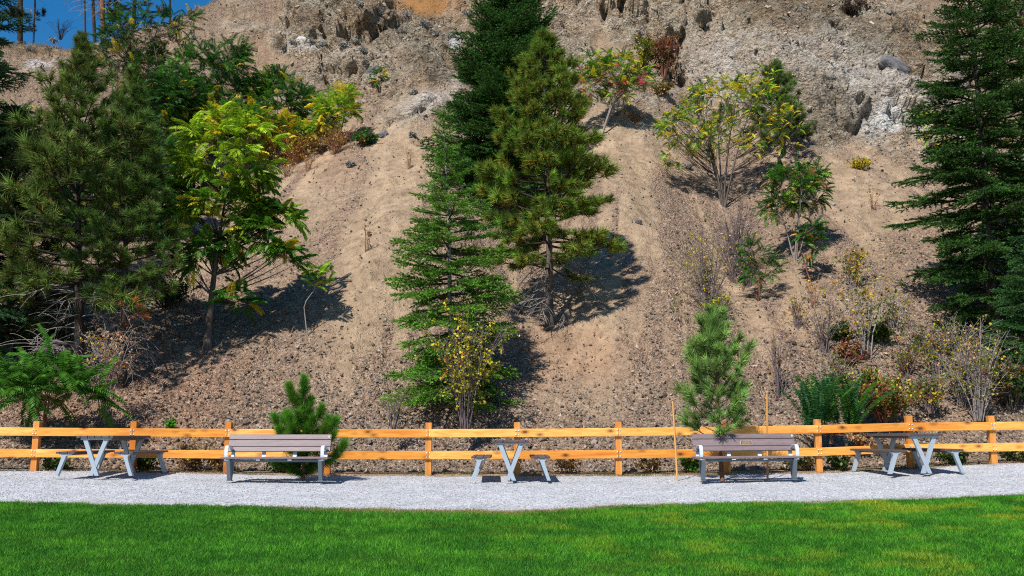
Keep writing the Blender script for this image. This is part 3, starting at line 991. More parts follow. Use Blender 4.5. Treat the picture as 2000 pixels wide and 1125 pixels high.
def bench(px, py, Y, roll, label, plaque):
    p = at(px, py, Y)
    t = thing('park_bench', label, 'bench', p, 'grey steel benches with brown boards on the gravel', 0)
    t.rotation_euler = (0, roll, 0)
    hw = BENCH_L / 2

    def board(name, yc, zc, h, th, w, ang=0.0):
        b = MB(); box(b, (0, 0, 0), (w, th, h), bev=0.006)
        o = b.build(name, SLAT, t, (0, yc, zc)); o.rotation_euler = (ang, 0, 0)
        return o
    # seat boards
    for yc, d_ in ((-0.18, 0.115), (-0.06, 0.115), (0.06, 0.115), (0.165, 0.08)):
        board('seat_board', yc, 0.445 + 0.012 * abs(yc + 0.05), 0.038, d_, BENCH_L)
    # back boards, leaning back
    lean = math.radians(-21)
    for zc, h in ((0.612, 0.098), (0.729, 0.140), (0.853, 0.106)):
        o = board('back_board', 0.195 + (zc - 0.57) * 0.38, zc, h, 0.036, BENCH_L - 0.06, lean)
        o.location.x = -0.0
    # legs: a flat leg leaning back under the front edge, and a rear brace meeting it at the foot
    for sx in (-1, 1):
        x0 = sx * 0.90
        b = MB()
        prism(b, [(-0.235, 0.425), (-0.12, 0.425), (-0.01, 0.0), (-0.10, 0.0)], x0 - 0.035, x0 + 0.035, axis='x')
        lg = b.build('leg', STEEL_DARK, t)
        b = MB(); box(b, (x0, -0.05, 0.006), (0.1, 0.16, 0.012), bev=0.003)
        b.build('foot_plate', STEEL_DARK, lg)
        b = MB(); prism(b, [(0.1, 0.42), (0.19, 0.42), (0.03, 0.02), (-0.005, 0.02)], x0 - 0.03, x0 + 0.03, axis='x')
        b.build('leg', STEEL_DARK, t)
        # arm: one flat bar bent from the seat front up and back to the backrest
        x1 = sx * 0.945 + (0.0)
        th = np.linspace(0, 1, 9)
        path_ = [(-0.2, 0.40), (-0.215, 0.50), (-0.215, 0.58), (-0.205, 0.635), (-0.175, 0.672), (-0.13, 0.688), (-0.05, 0.69), (0.06, 0.682), (0.14, 0.66), (0.195, 0.615), (0.215, 0.575)]
        out = np.array(path_); tt = np.gradient(out, axis=0); nrm = np.stack([-tt[:, 1], tt[:, 0]], -1); nrm /= np.linalg.norm(nrm, axis=1, keepdims=True)
        inn = out + nrm * -0.012
        b = MB(); w = 0.033
        Vv_ = np.concatenate([np.stack([np.full(len(out), x1 - w), out[:, 0], out[:, 1]], -1), np.stack([np.full(len(out), x1 + w), out[:, 0], out[:, 1]], -1),
                              np.stack([np.full(len(out), x1 + w), inn[:, 0], inn[:, 1]], -1), np.stack([np.full(len(out), x1 - w), inn[:, 0], inn[:, 1]], -1)])
        n_ = len(out); q = np.arange(n_ - 1)
        F = np.concatenate([np.stack([q + a * n_, q + 1 + a * n_, q + 1 + ((a + 1) % 4) * n_, q + ((a + 1) % 4) * n_], -1) for a in range(4)])
        b.add(Vv_, F, (1, 1, 1), 0, False)
        b.add(Vv_, [[0, n_, 2 * n_, 3 * n_], [n_ - 1, 4 * n_ - 1, 3 * n_ - 1, 2 * n_ - 1]])
        b.build('armrest', STEEL_PALE, t)
    # cross beam under the seat and the four bent back supports
    b = MB(); box(b, (0, -0.155, 0.394), (1.74, 0.05, 0.05), bev=0.004)
    b.build('cross_beam', STEEL_DARK, t)
    for x0 in (-0.93, -0.31, 0.31, 0.93):
        b = MB(); w = 0.038
        prism(b, [(-0.23, 0.417), (0.16, 0.415), (0.212, 0.44), (0.375, 0.895), (0.385, 0.89), (0.222, 0.43), (0.16, 0.402), (-0.23, 0.404)], x0 - w, x0 + w, axis='x')
        b.build('back_support', STEEL_PALE, t)
    b = MB(); tube(b, [(0.985, 0.272, 0.862), (0.985, 0.262, 0.858)], [0.023, 0.023], 14, cap=True)
    b.build('round_badge', WHITE, t)
    if plaque:
        yb, zb_ = 0.195 + (0.727 - 0.57) * 0.38 - 0.0185, 0.727
        R = Matrix.Rotation(lean, 3, 'X')
        b = MB(); box(b, (0.0, 0, 0), (0.235, 0.006, 0.078), bev=0.001)
        pl = b.build('plaque', BRASS, t, (0.05, yb - 0.003, zb_)); pl.rotation_euler = (lean, 0, 0)
        b = MB(); box(b, (0, -0.0035, 0), (0.215, 0.005, 0.062), bev=0.001)
        b.build('plaque_face', BRONZE, pl)
        b = MB()
        for r_, (zz, ww) in enumerate(((0.019, 0.11), (0.004, 0.17), (-0.008, 0.15), (-0.02, 0.17))):
            x = -ww / 2
            while x < ww / 2:
                l = random.uniform(0.008, 0.022)
                box(b, (x + l / 2, -0.0065, zz), (l, 0.002, 0.005)); x += l + 0.006
        o = b.build('engraving', BRASS, pl); o['kind'] = 'stuff'
    return t


bench(538.5, 939, 20.0, 0.0, 'brown slatted bench without a plaque, dense young pine growing behind it', False)
bench(1461, 937.5, 20.0, -0.008, 'brown slatted bench with a small bronze plaque on its backrest', True)

# ------------------------------------------------------------------ picnic tables
LEGP = {}


def picnic_table(px, py, Y, rz, label, roll=0.0):
    p = at(px, py, Y)
    t = thing('picnic_table', label, 'picnic table', p, 'grey steel picnic tables with brown boards on the gravel', rz)
    t.rotation_euler = (0, roll, rz)
    L = 1.85
    x = -0.385
    for w in (0.082, 0.146, 0.146, 0.146, 0.146, 0.082):
        b = MB(); box(b, (x + w / 2, L / 2 - 0.075, 0.739), (w - 0.009, L, 0.046), bev=0.005)
        b.build('tabletop_board', SLAT_TABLE, t); x += w + 0.0035
    for sx in (-1, 1):
        x = 0.40
        for w in (0.15, 0.15, 0.09):
            b = MB(); box(b, (sx * (x + w / 2), L / 2 - 0.07, 0.425), (w - 0.009, L - 0.02, 0.04), bev=0.005)
            b.build('seat_board', SLAT_TABLE, t); x += w + 0.003
        for y0 in (0.0, 1.7):
            b = MB()
            prism(b, [(sx * 0.47, 0.404), (sx * 0.74, 0.404), (sx * 0.705, 0.385), (sx * 0.68, 0.34), (sx * 0.70, 0.26), (sx * 0.80, -0.03), (sx * 0.73, -0.03), (sx * 0.585, 0.36)][::(1 if sx > 0 else -1)], y0 - 0.04, y0 + 0.04)
            b.build('seat_leg', STEEL, t)
    for y0 in (0.0, 1.7):
        for sx in (-1, 1):
            b = MB(); off = 0.004 * sx
            prism(b, [(sx * 0.18, 0.72), (sx * 0.272, 0.72), (-sx * 0.02, -0.03), (-sx * 0.106, -0.03)][::(1 if sx > 0 else -1)], y0 - 0.03 + off, y0 + 0.03 + off)
            b.build('table_leg', STEEL, t)
        b = MB(); box(b, (0, y0, 0.699), (0.62, 0.06, 0.034), bev=0.003)
        b.build('top_brace', STEEL, t)
    for sx in (-1, 1):
        b = MB(); box(b, (sx * 0.24, 0.85, 0.69), (0.045, 1.62, 0.05), bev=0.003)
        b.build('top_rail', STEEL_DARK, t)
        b = MB(); box(b, (sx * 0.6, 0.85, 0.388), (0.05, 1.6, 0.034), bev=0.003)
        b.build('seat_rail', STEEL_DARK, t)
    return t


picnic_table(184, 926, 20.3, -0.05, 'grey steel picnic table with brown boards, well left of the benches', 0.0)
picnic_table(997.5, 935.5, 20.2, 0.0, 'grey steel picnic table seen squarely end on between the two benches', 0.0)
picnic_table(1809, 921.5, 20.4, 0.09, 'grey steel picnic table with brown boards, right of the plaque bench', -0.012)

# ------------------------------------------------------------------ conifer branch shapes
def bez(p0, p1, p2, n):
    t = np.linspace(0, 1, n)[:, None]
    return (1 - t) ** 2 * np.asarray(p0) + 2 * t * (1 - t) * np.asarray(p1) + t * t * np.asarray(p2)


def along(pts, n, t0=0.0, t1=1.0):
    pts = np.asarray(pts)
    s = np.concatenate([[0], np.cumsum(np.linalg.norm(np.diff(pts, axis=0), axis=1))]); s /= s[-1]
    t = t0 + (t1 - t0) * RNG.random(n)
    P = np.stack([np.interp(t, s, pts[:, k]) for k in range(3)], -1)
    D = norm(np.stack([np.interp(t, s, np.gradient(pts[:, k])) for k in range(3)], -1))
    return P, D, t


def fir_branch(L, seed, droop=0.12, nl=0.05, dens=1.0):
    """a spray: drooping axis with flat side twigs, all clothed in short needles"""
    rs = np.random.default_rng(seed)
    b = MB()
    ax = bez((0, 0, 0), (L * 0.5, rs.normal() * 0.04 * L, -droop * L * 0.6), (L, rs.normal() * 0.06 * L, -droop * L + 0.05 * L), 9)
    tube(b, ax, np.linspace(0.016 * L + 0.004, 0.003, 9), 4, mat=0)
    twigs = [(ax, 0.25, 1.0)]
    nt = int(8 * L + 4)
    for k in range(nt):
        u = 0.12 + 0.86 * (k + rs.random() * 0.6) / nt
        s = (k % 2) * 2 - 1
        p = np.array([np.interp(u, np.linspace(0, 1, 9), ax[:, q]) for q in range(3)])
        l = L * (0.46 * (1 - u) ** 0.8 + 0.10) * (0.75 + 0.5 * rs.random())
        a = math.radians(48 + rs.normal() * 9)
        d = np.array([math.cos(a), s * math.sin(a), rs.normal() * 0.13])
        e = p + d * l + np.array([0, 0, -0.10 * l])
        tw = bez(p, p + d * l * 0.5 + np.array([0.0, 0, 0.05 * l]), e, 5)
        tube(b, tw, np.linspace(0.006, 0.002, 5), 3, mat=0)
        twigs.append((tw, 0.0, 1.0))
        if l > 0.2:
            m = int(l / 0.085)
            for j in range(m):
                v = 0.25 + 0.7 * j / m
                pp = np.array([np.interp(v, np.linspace(0, 1, 5), tw[:, q]) for q in range(3)])
                s2 = (j % 2) * 2 - 1
                a2 = math.radians(45)
                dd = np.array([d[0] * math.cos(a2) - s2 * d[1] * math.sin(a2), d[1] * math.cos(a2) + s2 * d[0] * math.sin(a2), d[2] + rs.normal() * 0.15])
                l2 = (0.07 + 0.45 * l * (1 - v)) * (0.7 + 0.5 * rs.random())
                tw2 = np.stack([pp, pp + dd * l2 * 0.5, pp + dd * l2 + np.array([0, 0, -0.05 * l2])])
                twigs.append((tw2, 0.0, 1.0))
    for tw, t0, t1 in twigs:
        l = np.linalg.norm(np.diff(tw, axis=0), axis=1).sum()
        n = max(6, int(l * 170 * dens))
        P, D, t = along(tw, n, t0, t1)
        side = norm(np.cross(D, np.array([0, 0, 1.0])) + 1e-6)
        ph = RNG.random(n) * 2 * math.pi
        up = np.cross(side, D)
        rad = side * np.cos(ph)[:, None] * 1.0 + up * (np.sin(ph)[:, None] * 0.75 + 0.25)
        nd_ = D * 0.75 + rad * 0.75
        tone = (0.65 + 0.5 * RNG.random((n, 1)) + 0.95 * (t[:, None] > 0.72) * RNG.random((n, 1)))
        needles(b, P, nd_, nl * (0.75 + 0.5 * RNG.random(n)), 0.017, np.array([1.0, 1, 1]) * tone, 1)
    return b.mesh('branch', [BARK_DARK, NEEDLE])


def pine_tuft(b, p, d, nl, n, brown=0.0, spread=1.0, length=0.14):
    d = np.asarray(d); d = d / np.linalg.norm(d)
    base = p + d * (RNG.random((n, 1)) - 0.85) * length
    r = RNG.normal(size=(n, 3)); r -= (r @ d)[:, None] * d; r = norm(r)
    ph = np.radians(RNG.uniform(12, 72, n) * spread)
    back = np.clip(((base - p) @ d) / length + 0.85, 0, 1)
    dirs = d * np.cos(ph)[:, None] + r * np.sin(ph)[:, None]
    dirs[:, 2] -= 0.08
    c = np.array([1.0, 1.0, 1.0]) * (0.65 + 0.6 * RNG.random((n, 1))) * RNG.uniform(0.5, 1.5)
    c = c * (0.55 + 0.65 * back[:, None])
    br = (RNG.random(n) < brown * (1.3 - back))[:, None]
    c = np.where(br, np.array([2.4, 0.9, 1.0]) * (0.6 + 0.6 * RNG.random((n, 1))), c)
    needles(b, base, dirs, nl * (0.75 + 0.4 * RNG.random(n)), 0.016, c, 1)


def pine_branch(L, seed, nl=0.22, brown=0.12, tn=95, rise=0.22, sub=0.55, tl=0.2, bark=None):
    rs = np.random.default_rng(seed)
    b = MB()
    ax = bez((0, 0, 0), (L * 0.55, rs.normal() * 0.08 * L, -0.04 * L), (L, rs.normal() * 0.1 * L, rise * L), 9)
    tube(b, ax, np.linspace(0.018 * L + 0.006, 0.006, 9), 5, mat=0)
    tips = [(ax[-1], ax[-1] - ax[-2])]
    m = int((4 + 5 * L) * sub)
    for k in range(m):
        u = 0.3 + 0.66 * (k + 0.6 * rs.random()) / m
        p = np.array([np.interp(u, np.linspace(0, 1, 9), ax[:, q]) for q in range(3)])
        s = (k % 2) * 2 - 1
        a = math.radians(rs.uniform(30, 62))
        l = L * rs.uniform(0.2, 0.42) * (1.25 - 0.7 * u)
        d = np.array([math.cos(a), s * math.sin(a), rs.uniform(-0.1, 0.4)])
        e = p + d * l + np.array([0, 0, 0.22 * l])
        tw = bez(p, p + d * l * 0.55, e, 5)
        tube(b, tw, np.linspace(0.009, 0.005, 5), 4, mat=0)
        tips.append((e, tw[-1] - tw[-2]))
        if l > 0.3:
            pm = tw[2]; d2 = np.array([d[0], -d[1] * 0.3, d[2] + 0.2]); e2 = pm + d2 * l * 0.4
            tube(b, np.stack([pm, (pm + e2) / 2, e2]), [0.007, 0.006, 0.005], 3, mat=0)
            tips.append((e2, d2))
    for p, d in tips:
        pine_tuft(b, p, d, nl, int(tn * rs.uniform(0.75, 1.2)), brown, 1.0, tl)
    return b.mesh('branch', [bark or BARK_DARK, NEEDLE])


def dead_branch(L, seed):
    """bare, drooping, forking twig"""
    rs = np.random.default_rng(seed); b = MB()
    ax = bez((0, 0, 0), (L * 0.6, rs.normal() * 0.15 * L, 0.12 * L), (L, rs.normal() * 0.3 * L, -rs.uniform(0.15, 0.6) * L), 9)
    tube(b, ax, np.linspace(0.014, 0.004, 9), 4)
    for k in range(int(6 * L) + 4):
        u = 0.25 + 0.7 * rs.random()
        p = np.array([np.interp(u, np.linspace(0, 1, 9), ax[:, q]) for q in range(3)])
        d = np.array([rs.uniform(0.2, 0.9), rs.normal() * 0.7, rs.normal() * 0.4 - 0.2]); l = L * rs.uniform(0.15, 0.4)
        tw = bez(p, p + d * l * 0.6 + np.array([0, 0, 0.05]), p + d * l + np.array([0, 0, -0.15 * l]), 5)
        tube(b, tw, np.linspace(0.006, 0.003, 5), 3)
    return b.mesh('dead_branch', [BARK_GREY])


FIR = {'long': [fir_branch(1.45, 100 + k) for k in range(5)], 'mid': [fir_branch(0.9, 120 + k) for k in range(4)], 'short': [fir_branch(0.45, 140 + k, 0.0) for k in range(3)]}
PINE = {'long': [pine_branch(1.5, 200 + k) for k in range(5)], 'mid': [pine_branch(0.95, 220 + k) for k in range(5)], 'short': [pine_branch(0.5, 240 + k, rise=0.4) for k in range(3)]}
PINE_BROWN = {'long': [pine_branch(1.5, 300 + k, brown=0.4) for k in range(4)], 'mid': [pine_branch(0.95, 320 + k, brown=0.34) for k in range(4)], 'short': [pine_branch(0.5, 340 + k, brown=0.2, rise=0.4) for k in range(2)]}
PINE_THIN = {'long': [pine_branch(1.6, 400 + k, brown=0.10, tn=80, nl=0.24, sub=0.42) for k in range(5)], 'mid': [pine_branch(1.0, 420 + k, brown=0.08, tn=80, nl=0.24, sub=0.45) for k in range(4)], 'short': [pine_branch(0.55, 440 + k, rise=0.5, nl=0.22) for k in range(3)]}
DEAD = [dead_branch(1.1, 500 + k) for k in range(6)]
LEN = {'long': 1.5, 'mid': 0.95, 'short': 0.5}


def conifer(name, label, base_px, top_px, R, kit, n, color, t0=0.08, group=None, bark=BARK, trunk_r=0.1, prof=0.85, elev=(-18, 45), flat=1.0, wob=0.3,
            Y=None, dead=0, dead_t=(0.03, 0.25), seed=0, lean=None, side=None, colj=0.18, cat='tree', gap=0.0, rfun=None, tips=None):
    rs = random.Random(seed or hash(name) & 0xffff)
    p0 = hit(*base_px) if Y is None else at(*base_px, Y)
    p1 = at(*top_px, p0.y)
    if lean:
        p1.y += lean
    t = thing(name, label, cat, p0, group)
    ax = p1 - p0; H = ax.length
    ks = np.linspace(0, 1, 12)
    pts = np.array([list(ax * k + Vector((math.sin(k * 5 + seed) * 0.012 * H * k * (1 - k) * 2, math.cos(k * 4 + seed) * 0.01 * H * k * (1 - k) * 2, 0))) for k in ks])
    pts[0, 2] -= 0.25
    b = MB(); tube(b, pts, trunk_r * (1 - ks * 0.93) * (1 + 0.35 * np.exp(-ks * 18)), 9)
    b.build('trunk', bark, t)
    tp = lambda k: Vector((np.interp(k, ks, pts[:, 0]), np.interp(k, ks, pts[:, 1]), np.interp(k, ks, pts[:, 2])))
    az = rs.random() * 6.28
    for k in range(n):
        f = (k + rs.random() * 0.7) / n
        f = t0 + (1 - t0) * f ** 0.92
        if gap and rs.random() < gap:
            continue
        r = (rfun(f) if rfun else ((1 - f) / (1 - t0)) ** prof) * R * rs.uniform(1 - wob, 1 + wob * 0.5) + 0.12
        az += 2.39996 + rs.uniform(-0.5, 0.5)
        if side:
            r *= 1 + side * math.cos(az)
        kind = 'long' if r > 1.15 else ('mid' if r > 0.66 else 'short')
        me = rs.choice(kit[kind])
        e = math.radians(elev[0] + (elev[1] - elev[0]) * ((f - t0) / (1 - t0)) ** 1.2 + rs.uniform(-9, 9))
        d = Vector((math.cos(az) * math.cos(e), math.sin(az) * math.cos(e), math.sin(e)))
        s = r / LEN[kind]
        j = 1 + rs.uniform(-colj, colj); j2 = 1 + rs.uniform(-colj, colj) * 0.5
        s2 = max(min(s, 1.5), 0.7)
        put('branch', me, t, tp(f), face_frame(d, rs.uniform(-0.3, 0.3)), (s, s2, s2), (color[0] * j * j2, color[1] * j, color[2] * j))
    put('branch', rs.choice(kit['short']), t, tp(0.965), face_frame((0.05, 0.02, 1)), 0.75, color)
    for k in range(dead):
        f = rs.uniform(*dead_t); a = rs.random() * 6.28; e = rs.uniform(-0.5, 0.25)
        d = Vector((math.cos(a) * math.cos(e), math.sin(a) * math.cos(e), math.sin(e)))
        put('dead_branch', rs.choice(DEAD), t, tp(f), face_frame(d), rs.uniform(0.6, 1.15) * R / 1.6)
    return t


PX = lambda px, Y: px * Y / FPX
# front spruce
conifer('spruce', 'young spruce with open tiers, its pale leader standing before the dark fir', (884, 785), (866, 222), PX(142, 25), FIR, 104, (0.125, 0.265, 0.036), 0.035, None, BARK_GREY, 0.085,
        prof=0.8, elev=(-14, 38), seed=11, wob=0.3, rfun=lambda f: float(np.interp(f, [0.03, 0.12, 0.33, 0.47, 0.61, 0.75, 0.86, 0.97], [0.85, 1.0, 0.92, 0.82, 0.68, 0.46, 0.26, 0.1])))
# the dark fir behind, several leaders
conifer('fir', 'tall dense dark fir standing behind the brown-tinged pine', (968, 395), (1006, -90), PX(190, 36), FIR, 320, (0.05, 0.125, 0.024), 0.02, None, BARK_DARK, 0.16,
        prof=0.5, elev=(-5, 60), seed=12, wob=0.32, rfun=lambda f: 0.95 * (1 - f) ** 0.42 * (0.72 + 0.28 * math.sin(f * 23) ** 2) if f > 0.06 else 0.8)
# centre pine
conifer('ponderosa_pine', 'broad pine with brown inner needles and a bare lower trunk, middle of the slope', (1073, 643), (1063, 82), PX(150, 28), PINE_BROWN, 108, (0.14, 0.27, 0.036), 0.2, None, BARK, 0.13,
        prof=0.48, elev=(-12, 55), seed=13, dead=26, dead_t=(0.06, 0.24), wob=0.16, rfun=lambda f: float(np.interp(f, [0.18, 0.24, 0.43, 0.61, 0.79, 0.91, 1], [0.62, 0.86, 0.9, 0.8, 0.58, 0.3, 0.1])))
# the two dull pines at the left
conifer('ponderosa_pine', 'dull green pine at left with bare drooping twigs under its crown', (152, 745), (160, 88), PX(152, 28), PINE_THIN, 92, (0.135, 0.2, 0.042), 0.22, 'pines at the left of the slope', BARK_DARK, 0.14,
        prof=0.55, elev=(-10, 60), seed=14, dead=46, dead_t=(0.05, 0.28), wob=0.34, rfun=lambda f: float(np.interp(f, [0.22, 0.45, 0.68, 0.8, 0.91, 1], [0.85, 1.0, 0.72, 0.45, 0.2, 0.08])))
conifer('ponderosa_pine', 'slimmer pine with upright candle tips, beside the yellow-green broadleaf tree', (238, 752), (263, 150), PX(92, 26.3), PINE_THIN, 80, (0.11, 0.205, 0.04), 0.24, 'pines at the left of the slope', BARK_DARK, 0.11,
        prof=0.45, elev=(0, 70), seed=15, dead=36, dead_t=(0.05, 0.28), wob=0.3, rfun=lambda f: float(np.interp(f, [0.24, 0.33, 0.58, 0.75, 0.88, 1], [0.9, 1.0, 0.95, 0.75, 0.42, 0.1])))
conifer('ponderosa_pine', 'dark pine half out of frame at the left edge behind the dull pine', (20, 700), (30, 250), PX(120, 31), PINE_THIN, 90, (0.06, 0.1, 0.028), 0.1, 'pines at the left of the slope', BARK_DARK, 0.13,
        prof=0.4, elev=(-10, 60), seed=16, dead=22, wob=0.3)
# left edge spruce
conifer('spruce', 'dark spruce at the left edge, only its branch tips in view', (-62, 720), (-48, -230), PX(185, 26), FIR, 130, (0.04, 0.1, 0.04), 0.05, None, BARK_DARK, 0.16, prof=0.62, elev=(-12, 30), seed=17, wob=0.3)
# big right spruce
conifer('spruce', 'large dark spruce with drooping tiers on the right, tallest conifer there', (1943, 655), (1880, -150), PX(172, 28), FIR, 160, (0.05, 0.118, 0.024), 0.03, None, BARK, 0.15,
        prof=0.5, elev=(-12, 34), seed=18, wob=0.34, rfun=lambda f: float(np.interp(f, [0.03, 0.1, 0.22, 0.34, 0.44, 0.57, 0.69, 0.8, 0.95], [0.6, 0.8, 1, 1, 0.92, 0.76, 0.62, 0.42, 0.15])))
conifer('ponderosa_pine', 'long-needled pine with orange dead tufts behind the large spruce', (2010, 520), (1985, -170), PX(110, 33), PINE_BROWN, 90, (0.09, 0.16, 0.035), 0.12, None, BARK_DARK, 0.13,
        prof=0.35, elev=(-10, 60), seed=19, wob=0.35)
conifer('spruce', 'low dark spruce at the right edge, under the large spruce', (2010, 770), (2040, 380), PX(120, 25.5), FIR, 90, (0.055, 0.14, 0.04), 0.05, None, BARK, 0.09, prof=0.7, elev=(-8, 40), seed=20, wob=0.3)
# small pine behind the yellow-leaved tree
conifer('pine', 'small hazy pine tucked behind the spreading yellow-leaved tree', (1530, 300), (1512, 140), PX(58, 45), PINE, 52, (0.12, 0.2, 0.05), 0.12, None, BARK_DARK, 0.08, prof=0.35, elev=(0, 70), seed=21, wob=0.3)

# the two planted saplings
def brush_branch(L, seed, nl, tn, brown=0.0, leafy=0.35):
    """young pine shoot: needles all along its outer part"""
    rs = np.random.default_rng(seed); b = MB()
    ax = bez((0, 0, 0), (L * 0.6, rs.normal() * 0.06 * L, -0.02 * L), (L, rs.normal() * 0.08 * L, 0.35 * L), 9)
    tube(b, ax, np.linspace(0.011, 0.006, 9), 4, mat=0)
    n = tn
    P, D, t = along(ax, n, leafy, 1.0)
    r = norm(np.cross(D, RNG.normal(size=(n, 3))))
    ph = np.radians(RNG.uniform(18, 62, n))
    d = D * np.cos(ph)[:, None] + r * np.sin(ph)[:, None]
    c = np.array([1.0, 1, 1]) * (0.6 + 0.6 * RNG.random((n, 1))) * (0.8 + 0.4 * t[:, None])
    br = (RNG.random(n) < brown)[:, None]
    c = np.where(br, np.array([3.5, 1.4, 1.2]) * RNG.random((n, 1)), c)
    needles(b, P, d, nl * (0.75 + 0.4 * RNG.random(n)), 0.009, c, 1)
    for k in range(3 if L > 0.4 else 0):
        u = 0.45 + 0.17 * k; s = (k % 2) * 2 - 1
        p = np.array([np.interp(u, np.linspace(0, 1, 9), ax[:, q]) for q in range(3)])
        e = p + np.array([0.16, s * 0.13, 0.1]); dd = e - p
        tube(b, np.stack([p, (p + e) / 2, e]), 0.005, 3, mat=0)
        pine_tuft(b, e, dd, nl, int(tn * 0.35), brown, 0.9, 0.14)
    return b.mesh('branch', [BARK, NEEDLE])


DENSE = {'long': [brush_branch(0.62, 600 + k, 0.15, 420, 0, 0.55) for k in range(4)], 'mid': [brush_branch(0.42, 610 + k, 0.15, 360, 0, 0.45) for k in range(4)], 'short': [brush_branch(0.24, 620 + k, 0.16, 380, 0, 0.25) for k in range(3)]}
SOFT = {'long': [brush_branch(0.7, 630 + k, 0.21, 170, 0.06, 0.55) for k in range(5)], 'mid': [brush_branch(0.5, 640 + k, 0.21, 160, 0.04, 0.45) for k in range(4)], 'short': [brush_branch(0.28, 650 + k, 0.2, 190, 0, 0.25) for k in range(3)]}
SL = {'long': 0.66, 'mid': 0.45, 'short': 0.26}


def sapling(label, base_px, top_px, Y, R, kit, n, color, t0, trunk_r, seed, prof, elev, bark, jit=0.2):
    rs = random.Random(seed)
    p0 = at(*base_px, Y); p1 = at(*top_px, Y)
    t = thing('young_pine', label, 'tree', p0)
    ax = p1 - p0
    ks = np.linspace(0, 1, 8)
    pts = np.array([list(ax * k) for k in ks]); pts[1:-1, 0] += [rs.uniform(-0.015, 0.015) for _ in range(6)]
    pts[0, 2] -= 0.06
    b = MB(); tube(b, pts, trunk_r * (1 - 0.75 * ks), 8); b.build('trunk', bark, t)
    az = 0
    for k in range(n):
        f = t0 + (0.97 - t0) * ((k + rs.random()) / n) ** 0.95
        r = prof(f) * R * rs.uniform(0.55, 1.15)
        az += 2.39996 + rs.uniform(-0.4, 0.4)
        r *= 1 - 0.55 * max(0.0, -math.sin(az))
        kind = 'long' if r > 0.52 else ('mid' if r > 0.32 else 'short')
        e = math.radians(elev[0] + (elev[1] - elev[0]) * f + rs.uniform(-10, 10))
        d = Vector((math.cos(az) * math.cos(e), math.sin(az) * math.cos(e), math.sin(e)))
        j = 1 + rs.uniform(-jit, jit)
        s = r / SL[kind]
        put('branch', rs.choice(kit[kind]), t, ax * f, face_frame(d, rs.uniform(-0.4, 0.4)), (s, max(0.85, min(s, 1.25)), max(0.85, min(s, 1.25))), (color[0] * j, color[1] * j, color[2] * j))
    put('branch', kit['short'][0], t, ax * 0.93, face_frame((0.03, 0.0, 1)), 0.95, color)


def bulb_sapling():
    rs = random.Random(31); Y = 20.75
    p0 = at(592, 939, Y); col = (0.11, 0.3, 0.025)
    t = thing('young_pine', 'small bushy bright green pine planted behind the bench without plaque', 'tree', p0)
    top = at(594, 760, Y) - p0
    b = MB(); tube(b, [(0, 0, -0.06), list(top * 0.3 + Vector((0.015, 0, 0))), list(top * 0.65), list(top)], [0.042, 0.034, 0.024, 0.014], 8); b.build('trunk', BARK_RED, t)
    tips = [(594, 734, 1.3), (566, 746, 1.0), (571, 764, 0.95), (591, 768, 1.1), (605, 772, 0.9), (628, 788, 1.0), (538, 806, 1.0), (562, 799, 0.7), (604, 800, 1.15), (571, 816, 1.1), (655, 812, 0.9), (640, 810, 0.8),
            (547, 830, 1.0), (635, 824, 1.1), (599, 826, 1.1), (568, 836, 1.1), (619, 840, 1.1), (650, 838, 0.9), (583, 848, 1.1), (555, 850, 1.0), (633, 852, 1.0), (671, 858, 0.9), (659, 872, 1.0), (606, 858, 1.1),
            (542, 892, 0.9), (566, 888, 1.0), (592, 884, 1.0), (616, 890, 1.0), (640, 884, 0.9), (575, 906, 0.9), (604, 906, 0.9)]
    tips = tips + [(rs.uniform(555, 640), rs.uniform(800, 870), 0.95) for _ in range(12)] + [(590, 790, 1.0), (600, 785, 1.0), (582, 800, 1.0)]
    for k, (px, py, s) in enumerate(tips):
        yo = rs.uniform(-0.34, 0.3) if k > 4 else rs.uniform(-0.1, 0.1)
        e = at(px, py + 12, Y + yo) - p0
        f = min(0.96, max(0.12, (e.z - 0.55 * math.hypot(e.x, e.y)) / top.z))
        a = top * f; d = (e - a).normalized()
        dirn = (Vector((d.x * 0.45, d.y * 0.45, 1.0)) if py < 880 else Vector((d.x, d.y, 0.25))).normalized()
        m = e - dirn * 0.16 * s
        b = MB(); ax = bez(a, (a + m) / 2 - Vector((0, 0, 0.04)), m, 6); tube(b, ax, np.linspace(0.012, 0.009, 6), 4, mat=0)
        n = int(620 * s)
        tt = RNG.random(n); L = 0.2 * s
        P = np.array(m) + np.outer(tt * L, np.array(dirn))
        D = np.array(dirn); rr = RNG.normal(size=(n, 3)); rr -= (rr @ D)[:, None] * D; rr = norm(rr)
        ph = np.radians(RNG.uniform(16, 68, n) * (1.15 - 0.4 * tt))
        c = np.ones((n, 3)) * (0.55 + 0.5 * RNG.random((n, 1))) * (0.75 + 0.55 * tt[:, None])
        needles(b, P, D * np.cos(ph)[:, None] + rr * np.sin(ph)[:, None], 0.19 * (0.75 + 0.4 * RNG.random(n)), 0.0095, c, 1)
        n = 320                                     # older, looser needles along the limb
        P, D2, tq = along(ax, n, 0.3, 1.0); r2_ = norm(np.cross(D2, RNG.normal(size=(n, 3))))
        needles(b, P, D2 * 0.5 + r2_, 0.17, 0.009, np.array([0.8, 0.72, 1.0]) * (0.5 + 0.5 * RNG.random((n, 1))), 1)
        o = b.build('branch', [BARK, NEEDLE], t); o.color = (*[q * rs.uniform(0.9, 1.1) for q in col], 1)


